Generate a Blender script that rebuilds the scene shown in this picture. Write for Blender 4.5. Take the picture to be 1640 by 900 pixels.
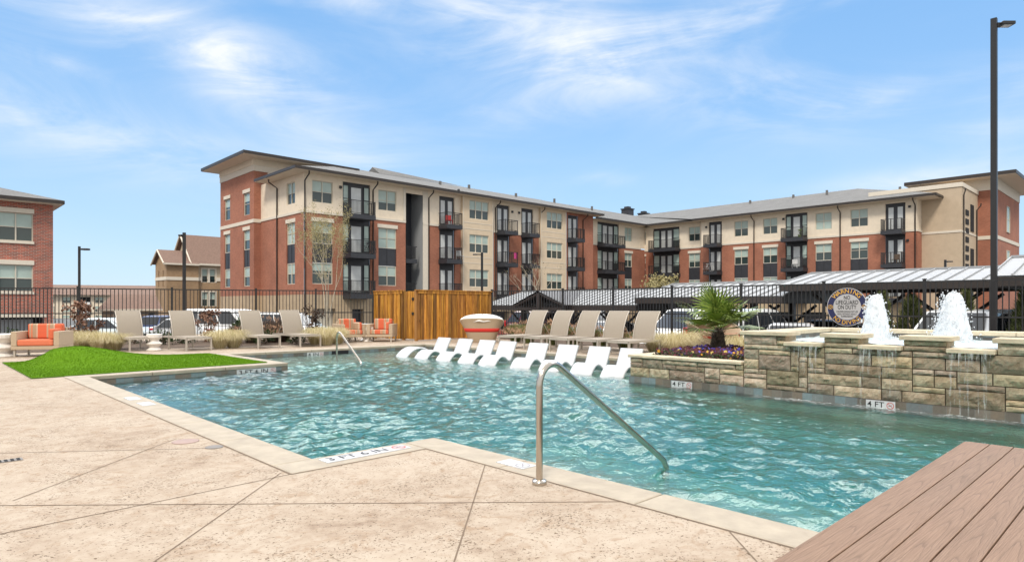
import bpy, bmesh, math, random
from mathutils import Vector, Matrix, noise, Euler
R = math.radians
for o in list(bpy.data.objects): bpy.data.objects.remove(o, do_unlink=True)
S = bpy.context.scene
COL = S.collection
random.seed(7)
# ------------------------------------------------------------------ camera, sky, sun, exposure
HC, FPX, HEAD = 1.25, 1027.0, 46.2
cd = bpy.data.cameras.new('camera'); cam = bpy.data.objects.new('camera', cd); COL.objects.link(cam)
cam.location = (0, 0, HC); cam.rotation_euler = (R(90), 0, R(HEAD-90))
cd.sensor_width = 36; cd.lens = 36*FPX/1640; cd.shift_y = 40/1640; cd.clip_start = .05; cd.clip_end = 4000
S.camera = cam
SUN_EL, SUN_AZ = 48, 215          # azimuth: direction the sun stands in, counter-clockwise from +X
W = bpy.data.worlds.new('World'); S.world = W; W.use_nodes = True
def build_world():
    nt = W.node_tree; N = nt.nodes; L = nt.links; N.clear()
    out = N.new('ShaderNodeOutputWorld'); bg = N.new('ShaderNodeBackground')
    sky = N.new('ShaderNodeTexSky'); sky.sky_type = 'NISHITA'; sky.sun_disc = False
    sky.sun_elevation = R(SUN_EL); sky.sun_rotation = R(90-SUN_AZ); sky.air_density = 1.0; sky.dust_density = .4; sky.ozone_density = 1.6
    bg.inputs[1].default_value = .15
    tc = N.new('ShaderNodeTexCoord'); sep = N.new('ShaderNodeSeparateXYZ'); L.new(tc.outputs['Generated'], sep.inputs[0])
    def put(n, i, v):
        if isinstance(v, (int, float)): n.inputs[i].default_value = v
        elif isinstance(v, tuple): n.inputs[i].default_value = v
        else: L.new(v, n.inputs[i])
    def M(op, a, b=None, c=None):
        n = N.new('ShaderNodeMath'); n.operation = op
        for i, v in enumerate((a, b, c)):
            if v is not None: put(n, i, v)
        return n.outputs[0]
    def smooth(v, lo, hi):
        r = N.new('ShaderNodeMapRange'); r.interpolation_type = 'SMOOTHSTEP'; r.inputs['From Min'].default_value = lo; r.inputs['From Max'].default_value = hi; L.new(v, r.inputs['Value']); return r.outputs[0]
    def mixc(f, a, b):
        n = N.new('ShaderNodeMix'); n.data_type = 'RGBA'; put(n, 0, f); put(n, 6, a); put(n, 7, b); return n.outputs[2]
    X_, Y_, Z_ = sep.outputs
    el = M('MULTIPLY', M('ARCSINE', Z_), 57.2958)
    az = M('MULTIPLY', M('ARCTAN2', M('SUBTRACT', M('MULTIPLY', X_, math.sin(R(HEAD))), M('MULTIPLY', Y_, math.cos(R(HEAD)))), M('ADD', M('MULTIPLY', X_, math.cos(R(HEAD))), M('MULTIPLY', Y_, math.sin(R(HEAD))))), 57.2958)   # compass bearing, 0 = north-east over the lot
    # clear sky: the Nishita sky pulled towards the pale azure of a hazy spring noon
    rp = N.new('ShaderNodeValToRGB'); e = rp.color_ramp.elements
    for _ in range(3): e.new(.5)
    for q, (p, c) in zip(e, ((0, (.56, .75, .92)), (.12, (.43, .67, .93)), (.30, (.285, .545, .915)), (.50, (.20, .465, .88)), (1, (.16, .40, .82)))): q.position = p; q.color = (*(x*.62 for x in c), 1)
    L.new(Z_, rp.inputs[0])
    vm = N.new('ShaderNodeVectorMath'); vm.operation = 'SCALE'; L.new(rp.outputs[0], vm.inputs[0]); vm.inputs[3].default_value = SKY_GAIN
    col = mixc(.85, sky.outputs[0], vm.outputs[0])
    # thin cirrus: banks at their bearings and heights, combed by stretched noise
    cb = N.new('ShaderNodeCombineXYZ'); put(cb, 0, M('MULTIPLY', az, .05)); put(cb, 1, M('MULTIPLY', el, .05))
    def noise_(rot, scl, seed, ns, lo, hi, dist, det=9):
        mp = N.new('ShaderNodeMapping'); mp.inputs['Rotation'].default_value = (0, 0, R(rot)); mp.inputs['Scale'].default_value = scl; mp.inputs['Location'].default_value = (seed, seed*.7, seed*.3); L.new(cb.outputs[0], mp.inputs[0])
        n = N.new('ShaderNodeTexNoise'); n.inputs['Scale'].default_value = ns; n.inputs['Detail'].default_value = det; n.inputs['Roughness'].default_value = .6; n.inputs['Distortion'].default_value = dist; L.new(mp.outputs[0], n.inputs['Vector'])
        return smooth(n.outputs['Fac'], lo, hi)
    comb = noise_(24, (.7, 2.6, 1), 3.3, 1.25, .36, .74, 1.5); fluff = noise_(-14, (1, 1.7, 1), 9.1, 1.1, .34, .70, .9)
    tot = None
    for a0, e0, w, h, rot, k in CLOUDS:
        da, de = M('SUBTRACT', az, a0), M('SUBTRACT', el, e0); c_, s_ = math.cos(R(rot)), math.sin(R(rot))
        u = M('DIVIDE', M('ADD', M('MULTIPLY', da, c_), M('MULTIPLY', de, s_)), w); v = M('DIVIDE', M('SUBTRACT', M('MULTIPLY', de, c_), M('MULTIPLY', da, s_)), h)
        g = M('MULTIPLY', M('EXPONENT', M('MULTIPLY', M('ADD', M('MULTIPLY', u, u), M('MULTIPLY', v, v)), -1.0)), k)
        tot = g if tot is None else M('ADD', tot, g)
    c = M('MULTIPLY', tot, M('ADD', M('MULTIPLY', comb, .72), M('MULTIPLY', fluff, .38)))
    c = M('MINIMUM', M('ADD', c, M('MULTIPLY', comb, .05)), .93)
    # overhead and behind: unseen white cloud added to neutralise the blue ambient light
    back = smooth(M('ABSOLUTE', az), 62.0, 105.0); front = M('SUBTRACT', 1.0, back); band = M('MULTIPLY', M('MULTIPLY', smooth(el, 28.5, 33.0), M('SUBTRACT', 1.0, smooth(el, 45.0, 53.0))), front); high = smooth(el, 46.0, 60.0)  # band: bright strip above the view, added to put white glints on the water
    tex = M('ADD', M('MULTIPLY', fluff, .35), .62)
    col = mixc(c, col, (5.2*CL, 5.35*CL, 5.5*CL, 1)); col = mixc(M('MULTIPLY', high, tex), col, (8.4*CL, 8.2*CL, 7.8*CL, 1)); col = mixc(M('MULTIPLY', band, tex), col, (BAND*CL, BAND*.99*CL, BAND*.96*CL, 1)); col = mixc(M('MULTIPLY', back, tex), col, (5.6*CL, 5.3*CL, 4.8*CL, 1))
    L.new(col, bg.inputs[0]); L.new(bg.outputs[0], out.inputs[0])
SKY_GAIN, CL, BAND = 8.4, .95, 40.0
def _ae(px, py):
    a_ = math.atan((px-820)/1027); return math.degrees(a_), math.degrees(math.atan((490-py)/1027*math.cos(a_)))
CLOUDS = [(*_ae(px, py), w/17, h/17, -r, k) for px, py, w, h, r, k in ((290, 45, 230, 45, 20, .8), (110, 200, 230, 42, 10, .75), (450, 190, 190, 34, 24, .6), (850, 45, 190, 55, 6, .95), (640, 15, 260, 20, 3, .5), (950, 125, 170, 42, -16, .6), (1180, 150, 150, 46, 14, .7), (1385, 160, 80, 18, -6, .6), (1230, 8, 140, 18, -4, .5), (75, 95, 60, 13, 10, .6), (1630, 180, 70, 60, -35, .5), (1480, 290, 100, 16, 0, .8), (970, 288, 40, 10, 0, .4), (120, 20, 240, 30, 4, .4))]
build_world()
sl = bpy.data.lights.new('sun', 'SUN'); sl.energy = 2.0; sl.angle = R(12); sl.color = (1, .93, .82)
so = bpy.data.objects.new('sun', sl); COL.objects.link(so)
so.rotation_euler = Vector((math.cos(R(SUN_EL))*math.cos(R(SUN_AZ)), math.cos(R(SUN_EL))*math.sin(R(SUN_AZ)), math.sin(R(SUN_EL)))).to_track_quat('Z', 'Y').to_euler()
S.view_settings.view_transform = 'Standard'; S.view_settings.look = 'None'; S.view_settings.gamma = 1; S.view_settings.exposure = .45
S.view_settings.use_curve_mapping = False
S.render.engine = 'CYCLES'
C = S.cycles; C.max_bounces = 7; C.diffuse_bounces = 3; C.glossy_bounces = 3; C.transmission_bounces = 4; C.transparent_max_bounces = 16
C.use_denoising = True; C.caustics_reflective = False; C.caustics_refractive = True; C.sample_clamp_indirect = 6
# ------------------------------------------------------------------ layout helpers: sight lines measured on site, met with real planes
FWD = (math.cos(R(HEAD)), math.sin(R(HEAD))); RGT = (math.sin(R(HEAD)), -math.cos(R(HEAD)))
def _ray(px):
    l = (px-820)/FPX; return FWD[0]+l*RGT[0], FWD[1]+l*RGT[1]
def ony(px, y): r = _ray(px); return y/r[1]*r[0]
def onx(px, x): r = _ray(px); return x/r[0]*r[1]
def at(px, d): r = _ray(px); return d*r[0], d*r[1]
# ------------------------------------------------------------------ materials
MATS = {}
def mat(name, base, rough=.6, metal=0, var=0, vscale=8, bump=0, bscale=40, spec=.5, build=None, trans=0, coat=0):
    if name in MATS: return MATS[name]
    m = bpy.data.materials.new(name); m.use_nodes = True; MATS[name] = m
    nt = m.node_tree; p = nt.nodes['Principled BSDF']
    p.inputs['Base Color'].default_value = (*base, 1); p.inputs['Roughness'].default_value = rough; p.inputs['Metallic'].default_value = metal
    p.inputs['Specular IOR Level'].default_value = spec
    if coat: p.inputs['Coat Weight'].default_value = coat; p.inputs['Coat Roughness'].default_value = .05
    if trans: p.inputs['Transmission Weight'].default_value = trans
    g = G(nt)
    if var:
        f = g.noise(vscale, 5, .6); col = g.ramp(f, [(.28, tuple(c*(1-var) for c in base)), (.72, tuple(min(1, c*(1+var)) for c in base))])
        g.link(col, p.inputs['Base Color'])
    if bump:
        g.link(g.bump(g.noise(bscale, 4, .6), bump), p.inputs['Normal'])
    if build: build(g, p)
    return m
class G:
    def __init__(s, nt): s.nt = nt; s.N = nt.nodes; s.L = nt.links; s._pos = None
    def link(s, a, b): s.L.new(a, b)
    def pos(s):
        if s._pos is None: s._pos = s.N.new('ShaderNodeTexCoord').outputs['Object']
        return s._pos
    def wpos(s): return s.N.new('ShaderNodeNewGeometry').outputs['Position']
    def mapping(s, v, scale=(1, 1, 1), rot=(0, 0, 0), loc=(0, 0, 0)):
        n = s.N.new('ShaderNodeMapping'); n.inputs['Scale'].default_value = scale; n.inputs['Rotation'].default_value = rot; n.inputs['Location'].default_value = loc
        s.link(v, n.inputs[0]); return n.outputs[0]
    def noise(s, scale, det=4, rough=.55, v=None, dist=0):
        n = s.N.new('ShaderNodeTexNoise'); n.inputs['Scale'].default_value = scale; n.inputs['Detail'].default_value = det
        n.inputs['Roughness'].default_value = rough; n.inputs['Distortion'].default_value = dist; s.link(v if v is not None else s.wpos(), n.inputs['Vector']); return n.outputs['Fac']
    def voronoi(s, scale, v=None, feature='F1', out='Distance', rand=1):
        n = s.N.new('ShaderNodeTexVoronoi'); n.feature = feature; n.inputs['Scale'].default_value = scale; n.inputs['Randomness'].default_value = rand
        s.link(v if v is not None else s.wpos(), n.inputs['Vector']); return n.outputs[out]
    def ramp(s, f, stops, interp='LINEAR'):
        n = s.N.new('ShaderNodeValToRGB'); e = n.color_ramp; e.interpolation = interp
        while len(e.elements) < len(stops): e.elements.new(.5)
        for el, (p, c) in zip(e.elements, stops):
            el.position = p; el.color = (*c, 1) if isinstance(c, tuple) else (c, c, c, 1)
        s.link(f, n.inputs[0]); return n.outputs[0]
    def mix(s, f, a, b, mode='MIX'):
        n = s.N.new('ShaderNodeMix'); n.data_type = 'RGBA'; n.blend_type = mode
        for i, v in ((0, f), (6, a), (7, b)):
            if isinstance(v, (int, float)): n.inputs[i].default_value = v
            elif isinstance(v, tuple): n.inputs[i].default_value = (*v, 1)
            else: s.link(v, n.inputs[i])
        return n.outputs[2]
    def math(s, op, a, b=0):
        n = s.N.new('ShaderNodeMath'); n.operation = op
        for i, v in enumerate((a, b)):
            if isinstance(v, (int, float)): n.inputs[i].default_value = v
            else: s.link(v, n.inputs[i])
        return n.outputs[0]
    def bump(s, h, strength, dist=.02, normal=None):
        n = s.N.new('ShaderNodeBump'); n.inputs['Strength'].default_value = strength; n.inputs['Distance'].default_value = dist; s.link(h, n.inputs['Height'])
        if normal is not None: s.link(normal, n.inputs['Normal'])
        return n.outputs[0]
    def attr(s, name):
        n = s.N.new('ShaderNodeAttribute'); n.attribute_name = name; return n.outputs['Color']
    def sep(s, v):
        n = s.N.new('ShaderNodeSeparateXYZ'); s.link(v, n.inputs[0]); return n.outputs
    def comb(s, x, y, z):
        n = s.N.new('ShaderNodeCombineXYZ')
        for i, v in enumerate((x, y, z)):
            if isinstance(v, (int, float)): n.inputs[i].default_value = v
            else: s.link(v, n.inputs[i])
        return n.outputs[0]
    def wallvec(s):
        p = s.sep(s.wpos()); return s.comb(s.math('ADD', p[0], p[1]), p[2], 0)
def brick_mat(name, a, b, mortar, sc=1.0, contrast=.5, w=.2, h=.067, ms=.008):
    def bld(g, p):
        v = g.wallvec(); n = g.N.new('ShaderNodeTexBrick'); n.offset = .5; n.inputs['Scale'].default_value = 1
        n.inputs['Brick Width'].default_value = w; n.inputs['Row Height'].default_value = h; n.inputs['Mortar Size'].default_value = ms; n.inputs['Bias'].default_value = -.1
        n.inputs['Color1'].default_value = (*a, 1); n.inputs['Color2'].default_value = (*b, 1); n.inputs['Mortar'].default_value = (*mortar, 1)
        g.link(v, n.inputs['Vector'])
        big = g.noise(.5, 4, .6); c = g.mix(contrast, n.outputs['Color'], g.ramp(big, [(.3, (.72, .72, .72)), (.7, (1.18, 1.15, 1.12))]), 'MULTIPLY')
        g.link(c, p.inputs['Base Color']); g.link(g.bump(n.outputs['Fac'], -.35, .01), p.inputs['Normal'])
    return mat(name, a, .85, build=bld)
def deck_build(g, p):
    v = g.wpos()
    stain = g.noise(1.1, 8, .7, v, .6); fine = g.noise(9, 6, .7, v)
    base = g.ramp(g.math('ADD', g.math('MULTIPLY', stain, .55), g.math('MULTIPLY', fine, .45)), [(.33, (.25, .178, .125)), (.44, (.375, .293, .22)), (.54, (.43, .35, .272)), (.72, (.475, .40, .322))])
    warp = g.mix(.06, v, g.noise(6, 3, .5, v)) 
    pit = g.noise(56, 5, .62, v, .8); zone = g.noise(2.6, 3, .6, v)
    pm = g.ramp(g.math('ADD', pit, g.math('MULTIPLY', zone, .28)), [(.728, 0.0), (.765, 1.0)])
    tanm = g.ramp(g.noise(4.2, 5, .75, v, 1.5), [(.54, 0.0), (.68, .75)])
    c = g.mix(tanm, base, (.29, .19, .115)); c = g.mix(pm, c, (.15, .10, .062))
    g.link(c, p.inputs['Base Color'])
    h = g.math('SUBTRACT', g.math('MULTIPLY', fine, .5), g.math('MULTIPLY', pm, .9)); g.link(g.bump(h, .35, .012), p.inputs['Normal'])
mat('deck_concrete', (.5, .4, .3), .8, build=deck_build, spec=.25)
mat('coping_stone', (.385, .325, .25), .7, var=.16, vscale=5, bump=.12, bscale=60)
mat('joint_dark', (.17, .12, .08), .9)
mat('asphalt', (.13, .13, .13), .9, var=.2, vscale=1.5)
mat('mulch', (.10, .065, .042), .95, var=.4, vscale=14, bump=.8, bscale=30)
mat('soil', (.05, .035, .025), .95, var=.4, vscale=30, bump=.8, bscale=50)
brick_mat('red_brick', (.405, .147, .088), (.315, .108, .064), (.36, .20, .14), contrast=.75)
brick_mat('mottled_brick', (.46, .115, .07), (.20, .085, .07), (.40, .30, .25), contrast=.9, w=.26, h=.09, ms=.012)
brick_mat('tan_brick', (.37, .235, .12), (.28, .165, .085), (.36, .27, .19), contrast=.6)
brick_mat('block_base', (.52, .40, .265), (.47, .355, .235), (.42, .33, .24), contrast=.4, w=.4, h=.2)
mat('stucco', (.77, .665, .53), .9, var=.06, vscale=3, bump=.15, bscale=90)
mat('stucco_tan', (.52, .41, .295), .9, var=.07, vscale=2, bump=.15, bscale=90)
mat('bay_panel', (.66, .535, .39), .85, var=.06, vscale=2)
mat('trim_white', (.70, .63, .53), .7, var=.05)
mat('frame_beige', (.60, .55, .46), .6)
mat('soffit', (.74, .63, .50), .85)
mat('siding_grey', (.30, .31, .32), .7)
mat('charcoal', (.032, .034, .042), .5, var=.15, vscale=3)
mat('gutter_dark', (.035, .027, .024), .45)
mat('iron_black', (.018, .018, .02), .42)
mat('dark_void', (.012, .012, .014), .9)
mat('glass_dark', (.032, .052, .052), .06, spec=.8)
mat('blind', (.40, .50, .46), .25, var=.12, vscale=1.1, spec=.6)
mat('door_glass', (.58, .60, .60), .12, var=.12, vscale=1.6, spec=.7)
def shingle(g, p):
    v = g.wpos(); n = g.noise(7, 6, .7, v); n2 = g.noise(.8, 4, .5, v)
    g.link(g.mix(.6, g.ramp(n, [(.3, (.115, .114, .113)), (.7, (.20, .197, .195))]), g.ramp(n2, [(.3, (.8, .8, .8)), (.7, (1.1, 1.1, 1.1))]), 'MULTIPLY'), p.inputs['Base Color'])
mat('roof_grey', (.3, .3, .3), .9, build=shingle)
mat('roof_brown', (.20, .125, .095), .9, var=.22, vscale=6)
mat('roof_metal', (.34, .35, .365), .6, metal=0, var=.05, vscale=1)
mat('wood_post', (.35, .17, .05), .7)
def cedar(g, p):
    v = g.pos(); ph = g.sep(g.attr('Col'))
    st = g.mapping(v, (16, 16, 1.3)); n = g.noise(1.5, 7, .7, st, 1.0); k = g.voronoi(5.5, g.mapping(v, (1, 1, .7)))
    c = g.ramp(n, [(.28, (.15, .055, .008)), (.45, (.44, .19, .024)), (.68, (.68, .34, .05))])
    c = g.mix(1.0, c, g.attr('Col'), 'MULTIPLY')
    sk = g.ramp(g.noise(1.0, 4, .6, g.mapping(v, (9, 9, .5))), [(.42, (.45, .38, .30)), (.58, (1.0, 1.0, 1.0))]); c = g.mix(.85, c, sk, 'MULTIPLY')
    kn = g.ramp(k, [(.045, 1.0), (.085, 0.0)]); c = g.mix(kn, c, (.10, .035, .008))
    g.link(c, p.inputs['Base Color']); g.link(g.bump(n, .25, .004), p.inputs['Normal'])
mat('cedar', (.45, .2, .05), .62, build=cedar)
def composite(g, p):
    v = g.pos(); y = g.sep(v); q = g.math('DIVIDE', g.math('ADD', y[1], 12.709), .138); idx = g.math('FLOOR', q); fy = g.math('SUBTRACT', g.math('FRACT', q), .5)
    off = g.math('MULTIPLY', idx, 1.37); x = g.math('ADD', y[0], off); vv = g.comb(x, y[1], idx)
    st = g.noise(3, 6, .7, g.mapping(vv, (1.2, 55, 1)), .3)
    wob = g.noise(2.2, 3, .5, g.mapping(vv, (1, 9, 1)))
    c0 = g.math('SUBTRACT', g.math('FRACT', g.math('MULTIPLY', x, .95)), .45)          # one flame of grain every 0.8 m
    yy = g.math('MULTIPLY', fy, g.math('ADD', 1.0, g.math('MULTIPLY', wob, .6)))
    f = g.math('ADD', g.math('MULTIPLY', c0, 3.2), g.math('MULTIPLY', g.math('MULTIPLY', yy, yy), 11)); f = g.math('ADD', f, g.math('MULTIPLY', wob, 1.6))
    line = g.ramp(g.math('FRACT', f), [(0, .0), (.07, 1.0), (.2, .3), (.5, 0.0), (1, 0.0)])
    keep = g.ramp(g.noise(3, 2, .6, g.mapping(vv, (1, 5, 1))), [(.30, .25), (.5, 1.0)])
    c = g.ramp(st, [(.3, (.175, .104, .064)), (.55, (.255, .16, .105)), (.75, (.32, .21, .143))])
    c = g.mix(g.math('MULTIPLY', g.math('MULTIPLY', line, keep), .5), c, (.10, .055, .034))
    tone = g.ramp(g.noise(.9, 3, .5, vv), [(.3, (.90, .90, .90)), (.7, (1.07, 1.05, 1.04))]); c = g.mix(1, c, tone, 'MULTIPLY')
    g.link(c, p.inputs['Base Color']); g.link(g.bump(g.math('SUBTRACT', st, line), .25, .003), p.inputs['Normal'])
mat('composite_board', (.4, .28, .2), .6, build=composite, spec=.3)
def stone(g, p):
    v = g.wpos(); n = g.noise(7, 7, .7, v, .6); n2 = g.noise(28, 5, .7, v)
    c = g.ramp(n, [(.26, (.17, .12, .07)), (.42, (.325, .26, .18)), (.60, (.465, .39, .29)), (.8, (.59, .53, .43))])
    c = g.mix(1.0, c, g.attr('Col'), 'MULTIPLY')
    moss = g.ramp(g.noise(2.3, 5, .7, v), [(.62, 0.0), (.76, .4)]); c = g.mix(moss, c, (.19, .185, .085))
    g.link(c, p.inputs['Base Color']); g.link(g.bump(g.math('ADD', n2, n), .6, .02), p.inputs['Normal'])
mat('ashlar', (.4, .32, .2), .85, build=stone, spec=.3)
mat('cap_stone', (.56, .475, .34), .8, var=.22, vscale=4, bump=.5, bscale=30)
mat('mortar', (.085, .065, .045), .95)
def tile(g, p):
    v = g.wallvec(); n = g.N.new('ShaderNodeTexBrick'); n.offset = 0; n.inputs['Scale'].default_value = 1; n.inputs['Brick Width'].default_value = .152; n.inputs['Row Height'].default_value = .152
    n.inputs['Mortar Size'].default_value = .004; n.inputs['Color1'].default_value = (0, 0, 0, 1); n.inputs['Color2'].default_value = (1, 1, 1, 1); n.inputs['Mortar'].default_value = (.5, .5, .5, 1)
    g.link(v, n.inputs['Vector'])
    c = g.ramp(n.outputs['Color'], [(.0, (.11, .098, .085)), (.35, (.19, .15, .115)), (.62, (.15, .165, .17)), (.85, (.18, .235, .25)), (1, (.19, .14, .10))])
    c = g.mix(.5, c, g.ramp(g.noise(25, 5, .7), [(.3, (.7, .7, .7)), (.7, (1.25, 1.25, 1.25))]), 'MULTIPLY'); g.link(c, p.inputs['Base Color'])
mat('slate_tile', (.2, .2, .2), .35, build=tile)
mat('plaster', (.28, .50, .53), .8, var=.06, vscale=3)
mat('plaster_pale', (.60, .60, .54), .8, var=.08, vscale=3)
mat('steel', (.55, .50, .44), .2, metal=1)
mat('white_resin', (.60, .61, .63), .35)
mat('white_paint', (.78, .78, .78), .5)
mat('cast_white', (.74, .69, .64), .55, var=.05)
mat('sling', (.34, .29, .235), .8, var=.06, vscale=60, bump=.2, bscale=200)
mat('alu_taupe', (.48, .43, .37), .4, metal=.2)
mat('wicker', (.47, .36, .25), .75, var=.12, vscale=60, bump=.4, bscale=120)
def stripe(g, p):
    x = g.sep(g.pos())[0]
    f = g.math('FRACT', g.math('MULTIPLY', g.math('ADD', x, 2.0), 2.6))
    c = g.ramp(f, [(0, (.62, .135, .062)), (.30, (.45, .33, .22)), (.40, (.62, .19, .09)), (.48, (.40, .29, .19)), (.70, (.55, .42, .30)), (.78, (.62, .135, .062))], 'CONSTANT')
    g.link(c, p.inputs['Base Color'])
mat('stripe_fabric', (.6, .2, .1), .9, build=stripe)
mat('coral_fabric', (.64, .17, .085), .9, var=.06, vscale=20)
mat('red_fabric', (.60, .035, .025), .8)
mat('canvas_white', (.78, .77, .75), .85, bump=.3, bscale=9)
def turf(g, p):
    v = g.wpos(); n = g.noise(120, 4, .7, v); n2 = g.noise(3.0, 4, .6, v)
    c = g.mix(.6, g.ramp(n, [(.3, (.07, .175, .004)), (.5, (.14, .30, .008)), (.7, (.215, .40, .014))]), g.ramp(n2, [(.3, (.86, .86, .86)), (.7, (1.12, 1.12, 1.1))]), 'MULTIPLY')
    g.link(c, p.inputs['Base Color']); g.link(g.bump(n, 1.0, .03), p.inputs['Normal'])
mat('turf', (.13, .3, .006), .95, build=turf, spec=.1)
mat('turf_edge', (.08, .16, .02), .9)
def water(g, p):
    nt = g.nt; N = g.N; v = g.wpos(); p.id_data.nodes.remove(p)
    n1 = g.noise(8, 2, .5, g.mapping(v, (1, 1.25, 1)), .5); n2 = g.noise(17, 3, .5, v, .4)
    bmp = g.bump(g.math('ADD', g.math('MULTIPLY', n1, 1.0), g.math('MULTIPLY', n2, .35)), 1.0, .019)
    gl = N.new('ShaderNodeBsdfGlossy'); gl.inputs['Roughness'].default_value = .01; gl.inputs['Color'].default_value = (1, 1, 1, 1); g.link(bmp, gl.inputs['Normal'])
    tr = N.new('ShaderNodeBsdfTransparent'); tr.inputs['Color'].default_value = (.95, .99, .99, 1)
    rf = N.new('ShaderNodeBsdfRefraction'); rf.inputs['IOR'].default_value = 1.33; rf.inputs['Roughness'].default_value = 0; rf.inputs['Color'].default_value = (.95, .99, .99, 1); g.link(bmp, rf.inputs['Normal'])
    m0 = N.new('ShaderNodeMixShader'); m0.inputs[0].default_value = .65; g.link(tr.outputs[0], m0.inputs[1]); g.link(rf.outputs[0], m0.inputs[2])
    fr = N.new('ShaderNodeFresnel'); fr.inputs['IOR'].default_value = 1.45; g.link(bmp, fr.inputs['Normal'])
    mx = N.new('ShaderNodeMixShader'); g.link(fr.outputs[0], mx.inputs[0]); g.link(m0.outputs[0], mx.inputs[1]); g.link(gl.outputs[0], mx.inputs[2])
    va = N.new('ShaderNodeVolumeAbsorption'); va.inputs['Color'].default_value = (.02, .85, .805, 1); va.inputs['Density'].default_value = 1.1
    out = [n for n in N if n.type == 'OUTPUT_MATERIAL'][0]; g.link(mx.outputs[0], out.inputs['Surface']); g.link(va.outputs[0], out.inputs['Volume'])
mat('pool_water', (.1, .5, .5), .05, build=water)
def spray(g, p):
    N = g.N; df = N.new('ShaderNodeBsdfDiffuse'); df.inputs['Color'].default_value = (.93, .95, .97, 1); tl = N.new('ShaderNodeBsdfTranslucent'); tl.inputs['Color'].default_value = (.9, .93, .96, 1); tr = N.new('ShaderNodeBsdfTransparent')
    m1 = N.new('ShaderNodeMixShader'); m1.inputs[0].default_value = .4; g.link(df.outputs[0], m1.inputs[1]); g.link(tl.outputs[0], m1.inputs[2])
    m2 = N.new('ShaderNodeMixShader'); g.link(g.ramp(g.noise(16, 5, .75, g.mapping(g.wpos(), (1.6, 1.6, .8))), [(.31, .55), (.44, .0)]), m2.inputs[0]); g.link(m1.outputs[0], m2.inputs[1]); g.link(tr.outputs[0], m2.inputs[2])
    bm = g.bump(g.noise(22, 5, .7, g.mapping(g.wpos(), (1.5, 1.5, .6))), .75, .03); g.link(bm, df.inputs['Normal']); g.link(bm, tl.inputs['Normal'])
    p.id_data.nodes.remove(p); out = [n for n in N if n.type == 'OUTPUT_MATERIAL'][0]; g.link(m2.outputs[0], out.inputs['Surface'])
def lace(g, p):
    N = g.N; df = N.new('ShaderNodeBsdfDiffuse'); df.inputs['Color'].default_value = (.88, .91, .92, 1); tr = N.new('ShaderNodeBsdfTransparent'); m = N.new('ShaderNodeMixShader')
    f = g.math('MULTIPLY', g.ramp(g.noise(13, 6, .75, g.wpos(), .8), [(.44, 0.0), (.66, .8)]), g.sep(g.attr('Col'))[0]); g.link(f, m.inputs[0]); g.link(tr.outputs[0], m.inputs[1]); g.link(df.outputs[0], m.inputs[2])
    p.id_data.nodes.remove(p); out = [n for n in N if n.type == 'OUTPUT_MATERIAL'][0]; g.link(m.outputs[0], out.inputs['Surface'])
mat('foam_lace', (.9, .9, .9), build=lace)
mat('spray', (.9, .9, .9), build=spray)
def thinfall(g, p):
    N = g.N; df = N.new('ShaderNodeBsdfDiffuse'); df.inputs['Color'].default_value = (.85, .88, .88, 1); tr = N.new('ShaderNodeBsdfTransparent')
    m1 = N.new('ShaderNodeMixShader'); f = g.ramp(g.noise(14, 4, .6, g.mapping(g.wpos(), (3, 3, .5))), [(.45, .0), (.75, .38)]); g.link(f, m1.inputs[0])
    g.link(tr.outputs[0], m1.inputs[1]); g.link(df.outputs[0], m1.inputs[2]); p.id_data.nodes.remove(p); out = [n for n in N if n.type == 'OUTPUT_MATERIAL'][0]; g.link(m1.outputs[0], out.inputs['Surface'])
mat('falling_water', (.9, .9, .9), build=thinfall)
def foam(g, p):
    v = g.wpos(); n = g.noise(11, 6, .7, v, 1); g.link(g.ramp(n, [(.35, (.42, .58, .62)), (.6, (.82, .87, .9))]), p.inputs['Base Color']); g.link(g.bump(n, .6, .03), p.inputs['Normal'])
mat('churned_water', (.8, .85, .88), .15, build=foam)
def leafm(name, a, b, rough=.6):
    def bld(g, p):
        g.link(g.mix(g.sep(g.attr('Col'))[0], a, b), p.inputs['Base Color'])
        p.inputs['Subsurface Weight'].default_value = 0
    return mat(name, a, rough, build=bld, spec=.3)
leafm('palm_leaf', (.06, .115, .014), (.32, .40, .08), .4)
leafm('grass_blond', (.36, .30, .10), (.82, .72, .50), .8)
leafm('grass_green', (.06, .085, .02), (.20, .21, .07), .8)
leafm('plume_pink', (.34, .20, .13), (.55, .36, .24), .9)
leafm('bronze_leaf', (.10, .045, .03), (.36, .21, .145), .7)
leafm('dark_twig_leaf', (.03, .022, .018), (.12, .075, .05), .8)
leafm('spring_leaf', (.24, .21, .09), (.48, .42, .22), .8)
leafm('evergreen', (.035, .05, .015), (.17, .19, .065), .8)
leafm('low_green', (.012, .028, .008), (.05, .08, .02), .7)
mat('bark', (.16, .11, .075), .9, var=.3, vscale=12)
mat('bark_pale', (.48, .41, .31), .9, var=.2, vscale=12)
mat('palm_fibre', (.055, .04, .028), .95, var=.4, vscale=30, bump=1, bscale=60)
def flow(g, p): g.link(g.attr('Col'), p.inputs['Base Color'])
mat('petals', (.3, .1, .4), .7, build=flow)
mat('sign_navy', (.018, .022, .085), .5); mat('sign_gold', (.72, .42, .06), .5); mat('sign_grey', (.46, .46, .47), .6); mat('ink', (.012, .012, .014), .6)
mat('marker_white', (.56, .56, .57), .4); mat('marker_red', (.5, .06, .04), .5); mat('ink_faint', (.30, .28, .30), .6)
mat('tyre', (.015, .015, .015), .8); mat('rim', (.45, .45, .46), .3, metal=.8); mat('car_glass', (.02, .024, .03), .05, spec=.9)
mat('lamp_red', (.55, .01, .015), .2); mat('lamp_clear', (.75, .77, .8), .1); mat('plastic_black', (.02, .02, .022), .6)
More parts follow.
